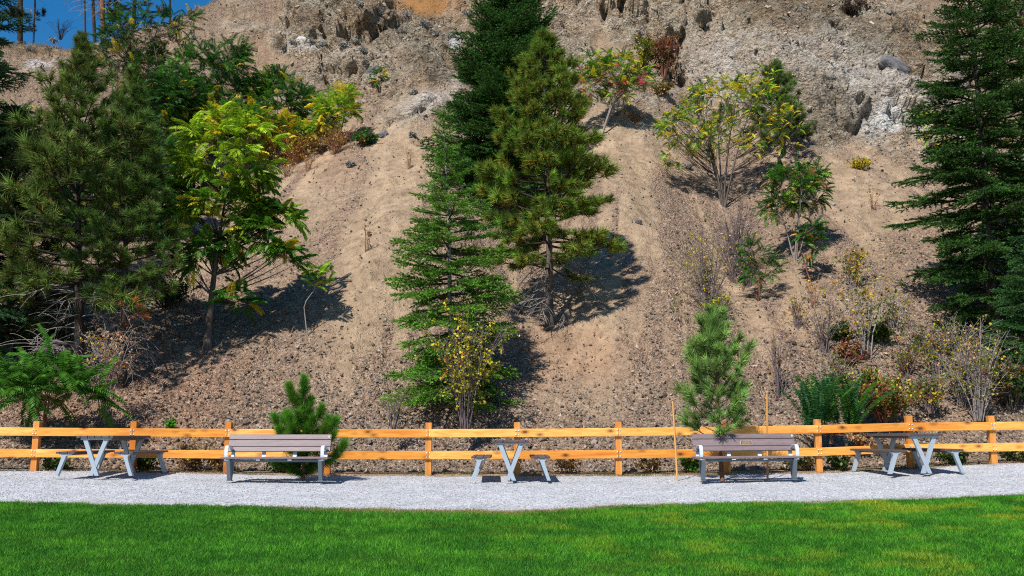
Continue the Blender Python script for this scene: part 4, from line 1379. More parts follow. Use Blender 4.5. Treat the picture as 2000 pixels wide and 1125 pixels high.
bulb_sapling()
sapling('taller soft green pine tied between two stakes behind the plaque bench', (1411, 938), (1392, 626), 20.62, 0.88, SOFT, 66, (0.21, 0.36, 0.085), 0.25, 0.052, 32,
        lambda f: (1.0 if f < 0.62 else 1.9 * (1 - f) + 0.25), (-8, 66), BARK_RED)
for (a0, a1, nm) in (((1323, 936), (1314, 783), 'thin wooden tree stake leaning beside the left end of the plaque bench'), ((1499, 938), (1498, 769), 'thin upright wooden tree stake behind the plaque bench')):
    p0 = at(*a0, 20.7); p1 = at(*a1, 20.7)
    b = MB(); tube(b, [(0, 0, -0.1), list((p1 - p0) * 0.3), list((p1 - p0) * 0.65), list(p1 - p0)], [0.021, 0.021, 0.02, 0.019], 8, cap=True)
    o = b.build('tree_stake', STAKEWOOD, None, p0); tag(o, nm, 'stake', 'stakes of the young pine')

# ------------------------------------------------------------------ pinnate leaves (tree of heaven, sumac, locust)
RAW = {}


def frond_mesh(L, pairs, seed, droop=0.35, lw=0.034, ll=0.3, tip=True, tone=(0.75, 1.25)):
    rs = np.random.default_rng(seed); b = MB()
    ax = bez((0, 0, 0), (L * 0.5, rs.normal() * 0.03 * L, 0.16 * L), (L * (1 - 0.2 * droop), rs.normal() * 0.05 * L, -droop * L), 9)
    tube(b, ax, np.linspace(0.006, 0.002, 9), 3, (1.5, 1.1, 1.0), 0)
    Vs = []; cs = []
    for k in range(pairs):
        u = 0.2 + 0.8 * k / (pairs - 1)
        p = np.array([np.interp(u, np.linspace(0, 1, 9), ax[:, q]) for q in range(3)])
        t = norm(np.array([np.interp(u, np.linspace(0, 1, 9), np.gradient(ax[:, q])) for q in range(3)]))
        l = L * ll * (0.55 + 0.75 * math.sin(math.pi * (0.2 + 0.68 * u))) * rs.uniform(0.85, 1.1)
        for s in (-1, 1):
            side = np.cross(np.array([0, 0, 1.0]), t) * s
            d = norm(side + t * 0.45 + np.array([0, 0, -0.32 - 0.2 * rs.random()]))
            w = norm(np.cross(d, np.array([0, 0, 1.0]) + 0.2 * rs.normal(size=3))) * lw * L * 1.6
            m = p + d * l * 0.42 + np.array([0, 0, 0.05 * l])
            Vs += [p, m - w, p + d * l + np.array([0, 0, -0.1 * l]), m + w]
            cs += [rs.uniform(*tone)]
    V_ = np.array(Vs); n = len(V_) // 4; i4 = np.arange(n)[:, None] * 4
    F = np.concatenate([i4 + np.array([[0, 1, 2]]), i4 + np.array([[0, 2, 3]])])
    c = np.tile(np.array(cs), 2)[:, None] * np.ones((1, 3))
    b.add(V_, F, c, 0)
    me = b.mesh('leaf', [LEAF])
    (f4, c4, _, _), (f3, c3, _, _) = b.F
    RAW[me.name] = (np.concatenate(b.V), f4, f3, c4, c3)
    return me


FR = [frond_mesh(0.62, 11, 700 + k, 0.38) for k in range(5)]                 # tree of heaven
FR_UP = [frond_mesh(0.62, 14, 710 + k, 0.16, 0.017, 0.22) for k in range(5)]  # stiffer, finer sumac leaf
FR_SMALL = [frond_mesh(0.4, 8, 720 + k, 0.3, 0.045, 0.24) for k in range(5)] # locust leaf
FR_BIG = [frond_mesh(1.0, 17, 730 + k, 0.16, 0.017, 0.17) for k in range(6)]
FR_LONG = [frond_mesh(1.3, 26, 740 + k, 0.10, 0.0085, 0.12) for k in range(6)]
FR_FINE = [frond_mesh(0.42, 10, 750 + k, 0.25, 0.026, 0.22) for k in range(6)] # root sprouts by the fence
GREEN = (0.075, 0.22, 0.02); LIME = (0.26, 0.46, 0.02); YELLOW = (0.68, 0.55, 0.03); DKGREEN = (0.035, 0.11, 0.02); ORANGE = (0.5, 0.22, 0.03); REDC = (0.4, 0.05, 0.05)


def lerp(a, b, t):
    return tuple(x * (1 - t) + y * t for x, y in zip(a, b))


def rosette(t, p, d, n, kit, L0, colf, rs, spread=(0.2, 1.25), name='leaf', s=(0.75, 1.15), pool=None):
    d = Vector(d).normalized()
    a = Vector((0.3, 0.2, 1)).cross(d)
    if a.length < 1e-3:
        a = Vector((1, 0, 0))
    a.normalize(); c = d.cross(a)
    w = rs.random() * 6.28
    for k in range(n):
        w += 2.39996
        ph = spread[0] + (spread[1] - spread[0]) * ((k + 0.5) / n)
        v = d * math.cos(ph) + (a * math.cos(w) + c * math.sin(w)) * math.sin(ph)
        q = (rs.choice(kit), Vector(p), face_frame(v, rs.uniform(-0.35, 0.35)), L0 * rs.uniform(*s), colf(p, rs))
        if pool is not None:
            pool.append(q)
        else:
            put(name, q[0], t, q[1], q[2], q[3], q[4])


def broadleaf(name, label, base_px, crown, tips_n, kit, leaf_n, L0, colf, bark=BARK, trunk_r=0.07, stems=1, seed=1, group=None, Y=None, cat='tree', fork=0.3, updir=0.5, spread=(0.2, 1.25), low=0.25, hollow=0.35, bend=None, leaf_name='leaf', depth=None, limb_r=0.3):
    """crown: list of (px, py, rx, ry) ellipses at the base's distance; a limb runs to every leaf rosette"""
    rs = random.Random(seed)
    p0 = hit(*base_px) if Y is None else at(*base_px, Y)
    Yd = p0.y; u = Yd / FPX
    t = thing(name, label, cat, p0, group)
    tips = []
    tot = sum(e[2] * e[3] for e in crown)
    for (cx, cy, rx, ry) in crown:
        c = at(cx, cy, Yd) - p0
        m = max(2, round(tips_n * rx * ry / tot))
        for k in range(m):
            for _ in range(40):
                v = Vector((rs.uniform(-1, 1), rs.uniform(-1, 1), rs.uniform(-1, 1)))
                if hollow < v.length < 1 and v.z > -1 + low:
                    break
            q = c + Vector((v.x * rx * u, v.y * (depth if depth else rx * 0.8) * u, v.z * ry * u))
            gz = ground_z(p0.x + q.x, p0.y + q.y) - p0.z
            if q.z < gz + 0.15:
                q.z = gz + 0.15 + rs.random() * 0.2
            tips.append((q, v))
    cz = sum(q.z for q, v in tips) / len(tips)
    cx_ = sum(q.x for q, v in tips) / len(tips); cy_ = sum(q.y for q, v in tips) / len(tips)
    wood = MB(); limb = []; pool = []
    for s in range(stems):
        a = rs.random() * 6.28
        sp = 0.0 if stems == 1 else 0.35
        dx, dy = math.cos(a) * sp * abs(cz), math.sin(a) * sp * abs(cz)
        top = Vector((cx_ * 0.9 + dx, cy_ * 0.9 + dy, cz * 1.15))
        mid = top * 0.5 + Vector((rs.uniform(-0.08, 0.08) * cz, rs.uniform(-0.08, 0.08) * cz, 0))
        if bend:
            mid = mid + Vector(bend)
        pts = bez((rs.uniform(-.05, .05) * (stems > 1), rs.uniform(-.05, .05) * (stems > 1), -0.2), mid, top, 10)
        r0 = trunk_r * (1 if stems == 1 else rs.uniform(0.45, 0.8))
        limb.append((pts, r0))
        tube(wood, pts, r0 * (1 - np.linspace(0, 0.85, 10)) * (1 + 0.4 * np.exp(-np.linspace(0, 1, 10) * 12)), 7)
    for q, v in tips:
        pts, r0 = min(limb, key=lambda l: (Vector(l[0][6]) - q).length)
        dxy = math.hypot(q.x - cx_, q.y - cy_)
        zt = min(max(q.z - dxy * 0.7, cz * fork), cz * 1.05)
        kk = min(9, max(1, int(np.argmin(np.abs(pts[:, 2] - zt)))))
        a0 = Vector(pts[kk])
        m = a0 * 0.5 + q * 0.5 + Vector((0, 0, -0.12 * dxy)) + Vector((rs.uniform(-.1, .1), rs.uniform(-.1, .1), 0)) * dxy
        bp = bez(a0, m, q, 7)
        rr = r0 * limb_r * (1 - 0.5 * kk / 9)
        tube(wood, bp, np.linspace(rr, 0.006, 7), 4)
        d = Vector((v.x, v.y, v.z + updir))
        rosette(t, q, d, leaf_n, kit, L0, colf, rs, spread, leaf_name, pool=pool)
    # the 280 leaves nearest the front are parts of their own, the rest of the crown is joined
    pool.sort(key=lambda e: e[1].y - 0.3 * e[1].z)
    for me, q, R3, s, c in pool[:280]:
        put(leaf_name, me, t, q, R3, s, c)
    if len(pool) > 280:
        b = MB()
        for me, q, R3, s, c in pool[280:]:
            V0, F4, F3, c4, c3 = RAW[me.name]
            W = (V0 * s) @ np.array(R3).T + np.array(q)
            if F4 is not None:
                b.add(W, F4, c4 * np.array(c))
            b.add(W, F3, c3 * np.array(c))
        b.build('foliage', [LEAF], t)['kind'] = 'stuff'
    wood.build('trunk', bark, t)
    return t


def cf(*stops, j=0.25):
    """random colour out of weighted stops, with jitter"""
    cols = [s[0] for s in stops]; w = [s[1] for s in stops]

    def f(p, rs):
        c = rs.choices(cols, w)[0]
        k = 1 + rs.uniform(-j, j)
        return tuple(x * k for x in c)
    return f


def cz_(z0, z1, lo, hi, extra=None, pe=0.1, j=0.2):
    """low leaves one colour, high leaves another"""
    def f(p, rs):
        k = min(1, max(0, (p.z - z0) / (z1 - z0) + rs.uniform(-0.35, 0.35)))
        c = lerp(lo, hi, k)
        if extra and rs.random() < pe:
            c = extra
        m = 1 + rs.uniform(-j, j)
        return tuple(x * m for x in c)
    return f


# the lime coloured tree of heaven at left
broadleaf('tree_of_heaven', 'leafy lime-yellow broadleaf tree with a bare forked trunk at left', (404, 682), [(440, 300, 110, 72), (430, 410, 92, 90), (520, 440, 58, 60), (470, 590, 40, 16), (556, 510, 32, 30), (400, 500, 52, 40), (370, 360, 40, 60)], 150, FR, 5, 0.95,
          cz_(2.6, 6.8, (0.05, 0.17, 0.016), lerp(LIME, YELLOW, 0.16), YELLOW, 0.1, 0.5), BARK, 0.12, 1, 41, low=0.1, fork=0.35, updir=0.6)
# the bent sapling with one tuft
rs = random.Random(5)
p0 = hit(600, 657)
t = thing('sapling', 'thin bent white-stemmed sapling with a single tuft of leaves', 'sapling', p0)
cp = [at(px, py, p0.y) - p0 for px, py in ((601, 662), (597, 630), (594, 600), (598, 588), (608, 574), (614, 566))]
b = MB(); tube(b, [list(c) for c in cp], [0.022, 0.018, 0.016, 0.016, 0.013, 0.01], 6); b.build('stem', BARK_GREY, t)
for px, py in ((612, 560), (628, 540), (604, 540), (636, 530), (618, 528), (640, 552)):
    q = at(px, py, p0.y) - p0 + Vector((0, rs.uniform(-0.3, 0.3), 0))
    b = MB(); tube(b, bez(cp[-1], (Vector(cp[-1]) + q) / 2 + Vector((0, 0, 0.05)), q, 5), [0.009, 0.008, 0.006, 0.005, 0.004], 4); b.build('twig', BARK_GREY, t)
    rosette(t, q, (rs.uniform(-.3, .5), -0.2, 0.8), 4, FR, 0.72, cf((LIME, 3), (GREEN, 2), (YELLOW, 0.5)), rs, (0.4, 1.4))

# thicket of sumac and tree of heaven behind
SUM = 'sumac thicket on the upper left slope'
broadleaf('tree_of_heaven', 'tall loose dark-leaved tree below the skyline at upper left', (322, 235), [(270, 55, 80, 45), (250, 130, 70, 55), (340, 120, 46, 50), (350, 45, 40, 26), (230, 80, 50, 60), (300, 150, 50, 50)], 190, FR_UP, 4, 1.0, cf((DKGREEN, 6), (GREEN, 2), (YELLOW, 0.5), ((0.16, 0.1, 0.03), 0.8)), BARK, 0.11, 3, 42)
broadleaf('sumac', 'dark green feathery sumac clump, upper left of the thicket', (420, 300), [(410, 140, 80, 48), (440, 110, 40, 34), (380, 200, 70, 40), (450, 190, 50, 50)], 75, FR_UP, 6, 1.2, cf((DKGREEN, 5), (GREEN, 3), (YELLOW, 0.35)), BARK, 0.08, 3, 43, SUM)
broadleaf('sumac', 'feathery dark sumac clump rising in front of the bare rock', (555, 300), [(555, 185, 62, 44), (520, 165, 30, 30), (590, 205, 30, 35), (530, 230, 60, 32), (490, 200, 50, 40)], 72, FR_UP, 6, 1.2, cf((DKGREEN, 4), (GREEN, 4), (LIME, 0.6), (YELLOW, 0.5)), BARK, 0.07, 4, 44, SUM)
broadleaf('sumac', 'yellow-lime sumac clump on thin pale stems at the thicket edge', (655, 285), [(655, 215, 38, 28), (672, 190, 18, 14), (640, 235, 30, 18)], 42, FR_UP, 6, 1.05, cf((LIME, 5), (YELLOW, 3), (GREEN, 1.5)), BARK_GREY, 0.05, 7, 45, SUM)
broadleaf('sumac', 'sumac clump with yellow drooping leaves directly above the lime tree', (455, 330), [(440, 235, 75, 34), (400, 255, 50, 26), (490, 250, 50, 28)], 75, FR_UP, 6, 1.2, cf((GREEN, 4), (LIME, 3), (YELLOW, 3)), BARK, 0.06, 5, 46, SUM)
broadleaf('sumac', 'yellowing sumac stems with orange undergrowth right of the lime tree', (570, 318), [(560, 255, 45, 22), (600, 262, 36, 18), (530, 270, 36, 20)], 52, FR_UP, 5, 0.95, cf((LIME, 3), (YELLOW, 4), (GREEN, 2), (ORANGE, 1.2)), STEM_RUST, 0.04, 9, 47, SUM)
broadleaf('sumac', 'dark sumac clump between the slim pine and the lime tree', (330, 330), [(320, 225, 60, 50), (340, 270, 50, 30), (350, 180, 50, 40)], 90, FR_UP, 6, 1.25, cf((DKGREEN, 6), (GREEN, 2), (YELLOW, 0.4)), BARK_DARK, 0.07, 4, 48, SUM)
DKMIX = cf((DKGREEN, 6), (GREEN, 1.5), (YELLOW, 0.15))
broadleaf('sumac', 'shaded dark broadleaf clump filling the gap between the two dull pines', (190, 470), [(190, 380, 70, 80), (150, 300, 50, 50), (230, 300, 50, 60)], 70, FR_UP, 6, 1.2, DKMIX, BARK_DARK, 0.06, 5, 141, SUM)
broadleaf('sumac', 'shaded dark broadleaf clump at far left behind the dull pine', (60, 430), [(60, 340, 80, 70), (100, 420, 60, 50), (30, 260, 50, 40)], 70, FR_UP, 6, 1.2, DKMIX, BARK_DARK, 0.06, 5, 142, SUM)
broadleaf('sumac', 'shaded dark broadleaf clump left of the lime tree trunk', (310, 470), [(310, 400, 50, 60), (300, 320, 50, 50)], 60, FR_UP, 6, 1.1, DKMIX, BARK_DARK, 0.06, 5, 143, SUM)
broadleaf('sumac_seedling', 'tiny yellow-tipped sumac seedling in a rock cleft', (742, 172), [(740, 150, 12, 16)], 7, FR_SMALL, 4, 0.95, cf((GREEN, 3), (YELLOW, 2)), BARK, 0.02, 2, 49, cat='shrub')
# red fruited sumac right of the fir
broadleaf('sumac', 'flat-topped sumac with red, yellow and green leaves right of the tall fir', (1172, 262), [(1185, 140, 58, 34), (1150, 165, 34, 30), (1215, 175, 42, 24), (1245, 150, 32, 14)], 130, FR_FINE, 4, 1.2, cf((GREEN, 5), (LIME, 1.6), (YELLOW, 2), ((0.5, 0.07, 0.09), 1.0)), BARK_GREY, 0.06, 5, 50, fork=0.45)
# spreading yellow-leaved locust
broadleaf('locust_tree', 'wide spreading tree with sparse yellow-green leaves on many grey limbs', (1413, 402), [(1430, 205, 100, 58), (1360, 250, 74, 52), (1480, 225, 62, 62), (1500, 150, 22, 24), (1325, 300, 40, 22), (1430, 285, 70, 30), (1400, 180, 60, 30), (1315, 245, 40, 30), (1540, 255, 36, 44)], 270, FR_FINE, 4, 0.92,
          cf((GREEN, 4), (LIME, 4.5), (YELLOW, 4.5), (DKGREEN, 2)), BARK, 0.075, 7, 51, fork=0.25, low=0.0)
broadleaf('locust_tree', 'round-crowned small tree with rust-flecked leaves, right of the spreading tree', (1553, 508), [(1555, 370, 62, 48), (1590, 345, 30, 22), (1525, 400, 40, 30)], 110, FR_FINE, 5, 1.0,
          cf((GREEN, 5), ((0.03, 0.09, 0.014), 4), ((0.42, 0.24, 0.08), 1.6), (LIME, 1)), BARK_GREY, 0.05, 4, 52, fork=0.5)
broadleaf('tree_of_heaven_sprout', 'narrow dark green sprout on a rusty stem below the round-crowned tree', (1590, 555), [(1582, 455, 20, 26), (1590, 485, 18, 22)], 14, FR, 4, 0.62, cf((DKGREEN, 4), (GREEN, 2), (ORANGE, 0.5)), STEM_RUST, 0.03, 2, 53, cat='sapling')
broadleaf('tree_of_heaven_sprout', 'dark green feathery sprout beside the bare grey thicket', (1480, 587), [(1478, 500, 34, 26), (1500, 530, 22, 16), (1470, 535, 20, 14)], 16, FR_UP, 5, 0.7, cf((DKGREEN, 4), (GREEN, 3)), STEM_RUST, 0.03, 4, 54, cat='sapling')
broadleaf('sumac', 'small yellow-green sumac showing behind the large spruce', (1812, 300), [(1815, 245, 22, 22), (1830, 270, 18, 14)], 14, FR_UP, 5, 0.75, cf((LIME, 3), (YELLOW, 3)), BARK, 0.03, 3, 55)
# the fern-like sprouts by the fence
broadleaf('tree_of_heaven_sprout', 'large fern-like bright green sprout behind the fence at far left', (84, 838), [(90, 752, 62, 26), (20, 762, 50, 22), (165, 775, 50, 14), (100, 725, 40, 12)], 17, FR_BIG, 6, 1.05, cf((GREEN, 5), ((0.07, 0.2, 0.02), 3)), STEM_RUST, 0.04, 4, 56, Y=23.7, cat='shrub', spread=(0.75, 1.5), updir=1.0)
broadleaf('tree_of_heaven_sprout', 'bluish green fern-like sprout with upright fronds behind the right fence', (1625, 850), [(1608, 842, 18, 12), (1648, 842, 22, 12), (1585, 848, 12, 8)], 7, FR_LONG, 7, 0.95, cf(((0.045, 0.16, 0.045), 5), (DKGREEN, 2), (GREEN, 1.5)), STEM_RUST, 0.03, 5, 57, Y=23.6, cat='shrub', spread=(0.08, 0.5), updir=4.0)


# ------------------------------------------------------------------ twiggy shrubs
def leaf_quads(b, P, size, cols, mat=1):
    n = len(P)
    d = norm(RNG.normal(size=(n, 3)) + np.array([0, 0, -0.3])); s = norm(np.cross(d, RNG.normal(size=(n, 3))))
    sz = size * (0.7 + 0.6 * RNG.random((n, 1)))
    V_ = np.stack([P, P + d * sz * 0.5 - s * sz * 0.36, P + d * sz, P + d * sz * 0.5 + s * sz * 0.36], 1).reshape(-1, 3)
    i4 = np.arange(n)[:, None] * 4
    b.add(V_, i4 + np.arange(4)[None], cols, mat)


def shrub(name, label, base_px, spread_px, height_px, stems, twigs, leaves, size, pal, bark=STEM_PURPLE, seed=1, Y=None, group=None, cat='shrub', r=0.015, arch=0.15, lean=(0, 0), t_leaf=(0.35, 1.0), basew=0.12, foliage='foliage'):
    rs = np.random.default_rng(seed)
    p0 = hit(*base_px) if Y is None else at(*base_px, Y)
    u = p0.y / FPX; R = spread_px * u; H = height_px * u
    t = thing(name, label, cat, p0, group)
    w = MB(); lf = []
    for k in range(stems):
        a = rs.random() * 6.28; q = rs.random() ** 0.6
        e = np.array([math.cos(a) * R * q + lean[0] * H, math.sin(a) * R * q * 0.8 + lean[1] * H, H * (0.55 + 0.45 * rs.random()) * (1 - arch * q)])
        s0 = np.array([math.cos(a) * basew * rs.random(), math.sin(a) * basew * rs.random(), -0.1])
        m = np.array([e[0] * 0.28, e[1] * 0.28, e[2] * 0.62]) + rs.normal(size=3) * 0.05 * H
        pts = bez(s0, m, e, 7)
        tube(w, pts, np.linspace(r, r * 0.35, 7), 4)
        lf.append((pts, 0.5))
        for j in range(twigs):
            v = rs.uniform(0.3, 0.97); c = np.array([np.interp(v, np.linspace(0, 1, 7), pts[:, x]) for x in range(3)])
            d = norm(rs.normal(size=3) * np.array([1, 1, 0.5]) + np.array([0, 0, 0.45])); l = H * rs.uniform(0.1, 0.26)
            tw = np.stack([c, c + d * l * 0.5 + np.array([0, 0, 0.03]), c + d * l])
            tube(w, tw, [r * 0.4, r * 0.3, r * 0.2], 3)
            lf.append((tw, 1.0))
    w.build('stems', bark, t)['kind'] = 'stuff'
    if leaves:
        leaves = int(leaves * 1.5)
        cols = np.array([p[0] for p in pal]); wt = np.array([p[1] for p in pal], float); wt /= wt.sum()
        Ps = []
        ws = np.array([x[1] for x in lf]); ws /= ws.sum()
        pick = rs.choice(len(lf), leaves, p=ws)
        for k in np.unique(pick):
            P, D, tt = along(lf[k][0], int((pick == k).sum()), *t_leaf)
            Ps.append(P + rs.normal(size=P.shape) * size * 0.5)
        P = np.concatenate(Ps)
        # neighbouring leaves share a tint: pick by place
        z = fbm(P[:, 0] * 2.2 + seed, P[:, 2] * 2.2 + P[:, 1], 3, seed) + rs.normal(size=len(P)) * 0.13
        order = np.argsort(np.argsort(z)) / len(P)
        ci = np.searchsorted(np.cumsum(wt), order).clip(0, len(cols) - 1)
        c = cols[ci] * (0.7 + 0.6 * rs.random((len(P), 1)))
        b = MB(); leaf_quads(b, P, size * 1.35, c, 0)
        b.build(foliage, [LEAF], t)['kind'] = 'stuff'
    return t


LEMON = (0.5, 0.43, 0.03); OLIVE = (0.11, 0.15, 0.02); RUST = (0.33, 0.12, 0.04); CRIMSON = (0.2, 0.05, 0.035); PEACH = (0.62, 0.3, 0.17); STRAW = (0.4, 0.29, 0.13); SAGE_GREY = (0.24, 0.25, 0.24)
shrub('rose_bush', 'twiggy shrub with lemon yellow leaves in front of the open spruce', (908, 838), 92, 250, 22, 8, 1150, 0.055, [(LEMON, 5), (OLIVE, 3), (YELLOW, 2), (ORANGE, 0.6)], STEM_PURPLE, 61, Y=24.0)
shrub('rose_bush', 'thin shrub with pinkish orange leaves beside the fern-like sprout at left', (205, 800), 66, 190, 18, 8, 420, 0.05, [(PEACH, 5), (ORANGE, 2), (STRAW, 2), (YELLOW, 1)], BARK_GREY, 62, Y=24.6)
shrub('bare_shrub', 'leafless grey-purple thicket of upright stems left of the round-crowned tree', (1437, 552), 62, 180, 52, 8, 60, 0.05, [(STRAW, 1)], STEM_PURPLE, 63)
shrub('sparse_shrub', 'airy shrub with tiny yellow leaves above the staked pine', (1380, 610), 88, 190, 26, 9, 520, 0.045, [(OLIVE, 4), (LEMON, 3), (YELLOW, 2), (ORANGE, 0.7)], STEM_PURPLE, 64)
shrub('sparse_shrub', 'nearly bare upright twigs with a few red leaves right of the staked pine', (1522, 775), 34, 160, 14, 7, 46, 0.06, [(CRIMSON, 2), (LEMON, 2), (ORANGE, 1)], STEM_PURPLE, 65)
shrub('tall_shrub', 'tall thin shrub with golden leaves at the top of pale stems', (1690, 700), 62, 245, 12, 9, 460, 0.06, [(LEMON, 3), (ORANGE, 2.5), (OLIVE, 3), (GREEN, 1)], BARK_GREY, 66, t_leaf=(0.55, 1.0), r=0.016)
shrub('barberry', 'dense low shrub of dark red, olive and yellow leaves behind the right fence', (1725, 822), 92, 135, 34, 12, 2600, 0.06, [(CRIMSON, 2.2), (OLIVE, 4), (LEMON, 2), (GREEN, 1.6), (RUST, 1.5)], STEM_RUST, 67, Y=24.5, arch=0.45)
shrub('barberry', 'maroon leaved low shrub under the tall golden shrub', (1665, 712), 42, 62, 20, 8, 700, 0.06, [(CRIMSON, 4), (OLIVE, 2), (RUST, 2)], STEM_RUST, 68, arch=0.5)
shrub('juniper', 'low round green juniper left of the pale stems of the golden shrub', (1645, 665), 30, 42, 24, 10, 1500, 0.05, [((0.04, 0.085, 0.015), 3), (OLIVE, 1.5)], BARK, 69, arch=0.5, t_leaf=(0.1, 1.0))
shrub('juniper', 'low green juniper right of the pale stems of the golden shrub', (1718, 668), 34, 48, 24, 10, 1500, 0.05, [((0.04, 0.09, 0.015), 3), (OLIVE, 1.5)], BARK, 70, arch=0.5, t_leaf=(0.1, 1.0))
shrub('rose_bush', 'twiggy grey shrub dotted with pink and yellow leaves under the large spruce', (1912, 815), 84, 200, 30, 9, 520, 0.055, [(PEACH, 2), (LEMON, 4), (OLIVE, 3), (CRIMSON, 0.8)], BARK_GREY, 71, Y=24.7)
shrub('rose_bush', 'sparse yellow-leaved twigs between the maroon shrub and the large spruce', (1830, 740), 44, 110, 14, 7, 260, 0.055, [(LEMON, 3), (OLIVE, 3), (ORANGE, 1), (CRIMSON, 1)], STEM_PURPLE, 72)
shrub('bare_shrub', 'short bare sprigs with a few pale green leaves left of the open spruce', (768, 835), 30, 86, 12, 5, 46, 0.045, [(OLIVE, 3), (LEMON, 1)], STEM_PURPLE, 73, Y=24.0)
shrub('evergreen_shrub', 'low dark green shrub with rust flecks at the foot of the pale rock', (712, 284), 36, 42, 26, 9, 900, 0.085, [(DKGREEN, 4), (GREEN, 3), (RUST, 1.2)], BARK, 74, arch=0.5, t_leaf=(0.1, 1.0))
shrub('cliff_shrub', 'reddish brown shrub growing in the rock cleft', (1295, 152), 36, 110, 30, 9, 1000, 0.09, [(RUST, 4), ((0.14, 0.07, 0.05), 4), (OLIVE, 1)], STEM_RUST, 75)
shrub('cliff_shrub', 'yellow-green shrub in the rock cleft, left of the reddish one', (1262, 140), 24, 80, 18, 9, 700, 0.09, [(OLIVE, 3), ((0.2, 0.2, 0.02), 3), (LEMON, 0.8)], BARK, 76)
shrub('cliff_shrub', 'low rusty yellow shrub below the rock cleft', (1290, 185), 40, 34, 20, 8, 500, 0.08, [(OLIVE, 3), (RUST, 2), (STRAW, 2)], STEM_RUST, 77, arch=0.5)
shrub('dark_bush', 'dark dry bush on the ridge at the top of the right cliff', (1670, 28), 60, 40, 40, 9, 700, 0.1, [((0.09, 0.06, 0.045), 3), ((0.14, 0.09, 0.06), 2)], BARK_DARK, 78, arch=0.5)
shrub('yellow_shrub', 'low patch of yellow leaves under the white streaked rock', (1680, 332), 44, 26, 22, 7, 330, 0.08, [(LEMON, 3), (YELLOW, 3), (STRAW, 2), (OLIVE, 1)], STEM_RUST, 79, arch=0.3)
for k, (px, py, w_, h_, lab) in enumerate(((560, 345, 40, 66, 'reddish bare twigs with yellow specks right of the lime tree'), (630, 300, 40, 52, 'rusty twigs with orange leaves under the sumac stems'), (600, 335, 30, 46, 'short reddish twigs at the lower edge of the sumac thicket'),
                                           (715, 490, 14, 62, 'sparse red stalks standing alone on the bare talus'), (800, 330, 16, 50, 'faint pinkish stalks near the top of the tan talus'), (1330, 640, 10, 80, 'single thin weed stalk with green tips left of the staked pine'), (1590, 600, 22, 60, 'few dry twigs with orange leaves below the narrow sprout'),
                                           (1705, 410, 24, 50, 'thin dry stalks with yellow specks on the right talus'), (1240, 240, 40, 34, 'dry tan grass clump beside the red-leaved sumac'))):
    pal = [(YELLOW, 2), (ORANGE, 2), (STRAW, 2), (RUST, 1)] if k not in (5, 8) else ([(GREEN, 3), (RUST, 1)] if k == 5 else [(STRAW, 3), (OLIVE, 2)])
    shrub('dry_stalks', lab, (px, py), w_, h_, (16, 18, 12, 9, 8, 2, 8, 9, 40)[k], 4, (130, 160, 70, 14, 12, 26, 30, 34, 160)[k], 0.05, pal, STEM_RUST, 90 + k, r=0.008, arch=0.1, cat='weed')
shrub('rose_bush', 'dark twiggy shrub with rusty leaves at the right edge behind the fence', (1975, 800), 60, 120, 30, 10, 620, 0.06, [(OLIVE, 4), (RUST, 2), (LEMON, 1), (DKGREEN, 3)], BARK, 81, Y=25.2)
shrub('rose_bush', 'low mixed shrub with few red leaves between barberry and the grey twiggy shrub', (1815, 800), 48, 84, 22, 8, 420, 0.055, [(OLIVE, 4), (CRIMSON, 1.5), (LEMON, 2)], STEM_PURPLE, 82, Y=25.0)
shrub('sparse_shrub', 'thin grey twigs standing left of the low juniper', (1610, 690), 46, 120, 16, 8, 90, 0.05, [(STRAW, 2), (OLIVE, 1)], STEM_PURPLE, 83)
shrub('sparse_shrub', 'tangle of grey twigs under the drooping boughs of the large spruce', (1870, 700), 60, 90, 26, 9, 240, 0.055, [(OLIVE, 3), (LEMON, 2), (PEACH, 1)], BARK_GREY, 84)
shrub('sparse_shrub', 'golden-leaved twigs at mid slope left of the large spruce', (1665, 560), 40, 90, 14, 9, 380, 0.06, [(LEMON, 3), (ORANGE, 2), (OLIVE, 2)], STEM_PURPLE, 85)
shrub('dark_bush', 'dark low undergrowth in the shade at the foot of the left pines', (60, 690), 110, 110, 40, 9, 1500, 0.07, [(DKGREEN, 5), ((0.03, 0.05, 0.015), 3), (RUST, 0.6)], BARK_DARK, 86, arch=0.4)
shrub('dark_bush', 'dark shaded undergrowth between the slim pine and the lime tree', (320, 600), 70, 90, 30, 9, 900, 0.07, [(DKGREEN, 5), ((0.03, 0.05, 0.015), 3)], BARK_DARK, 87, arch=0.4)
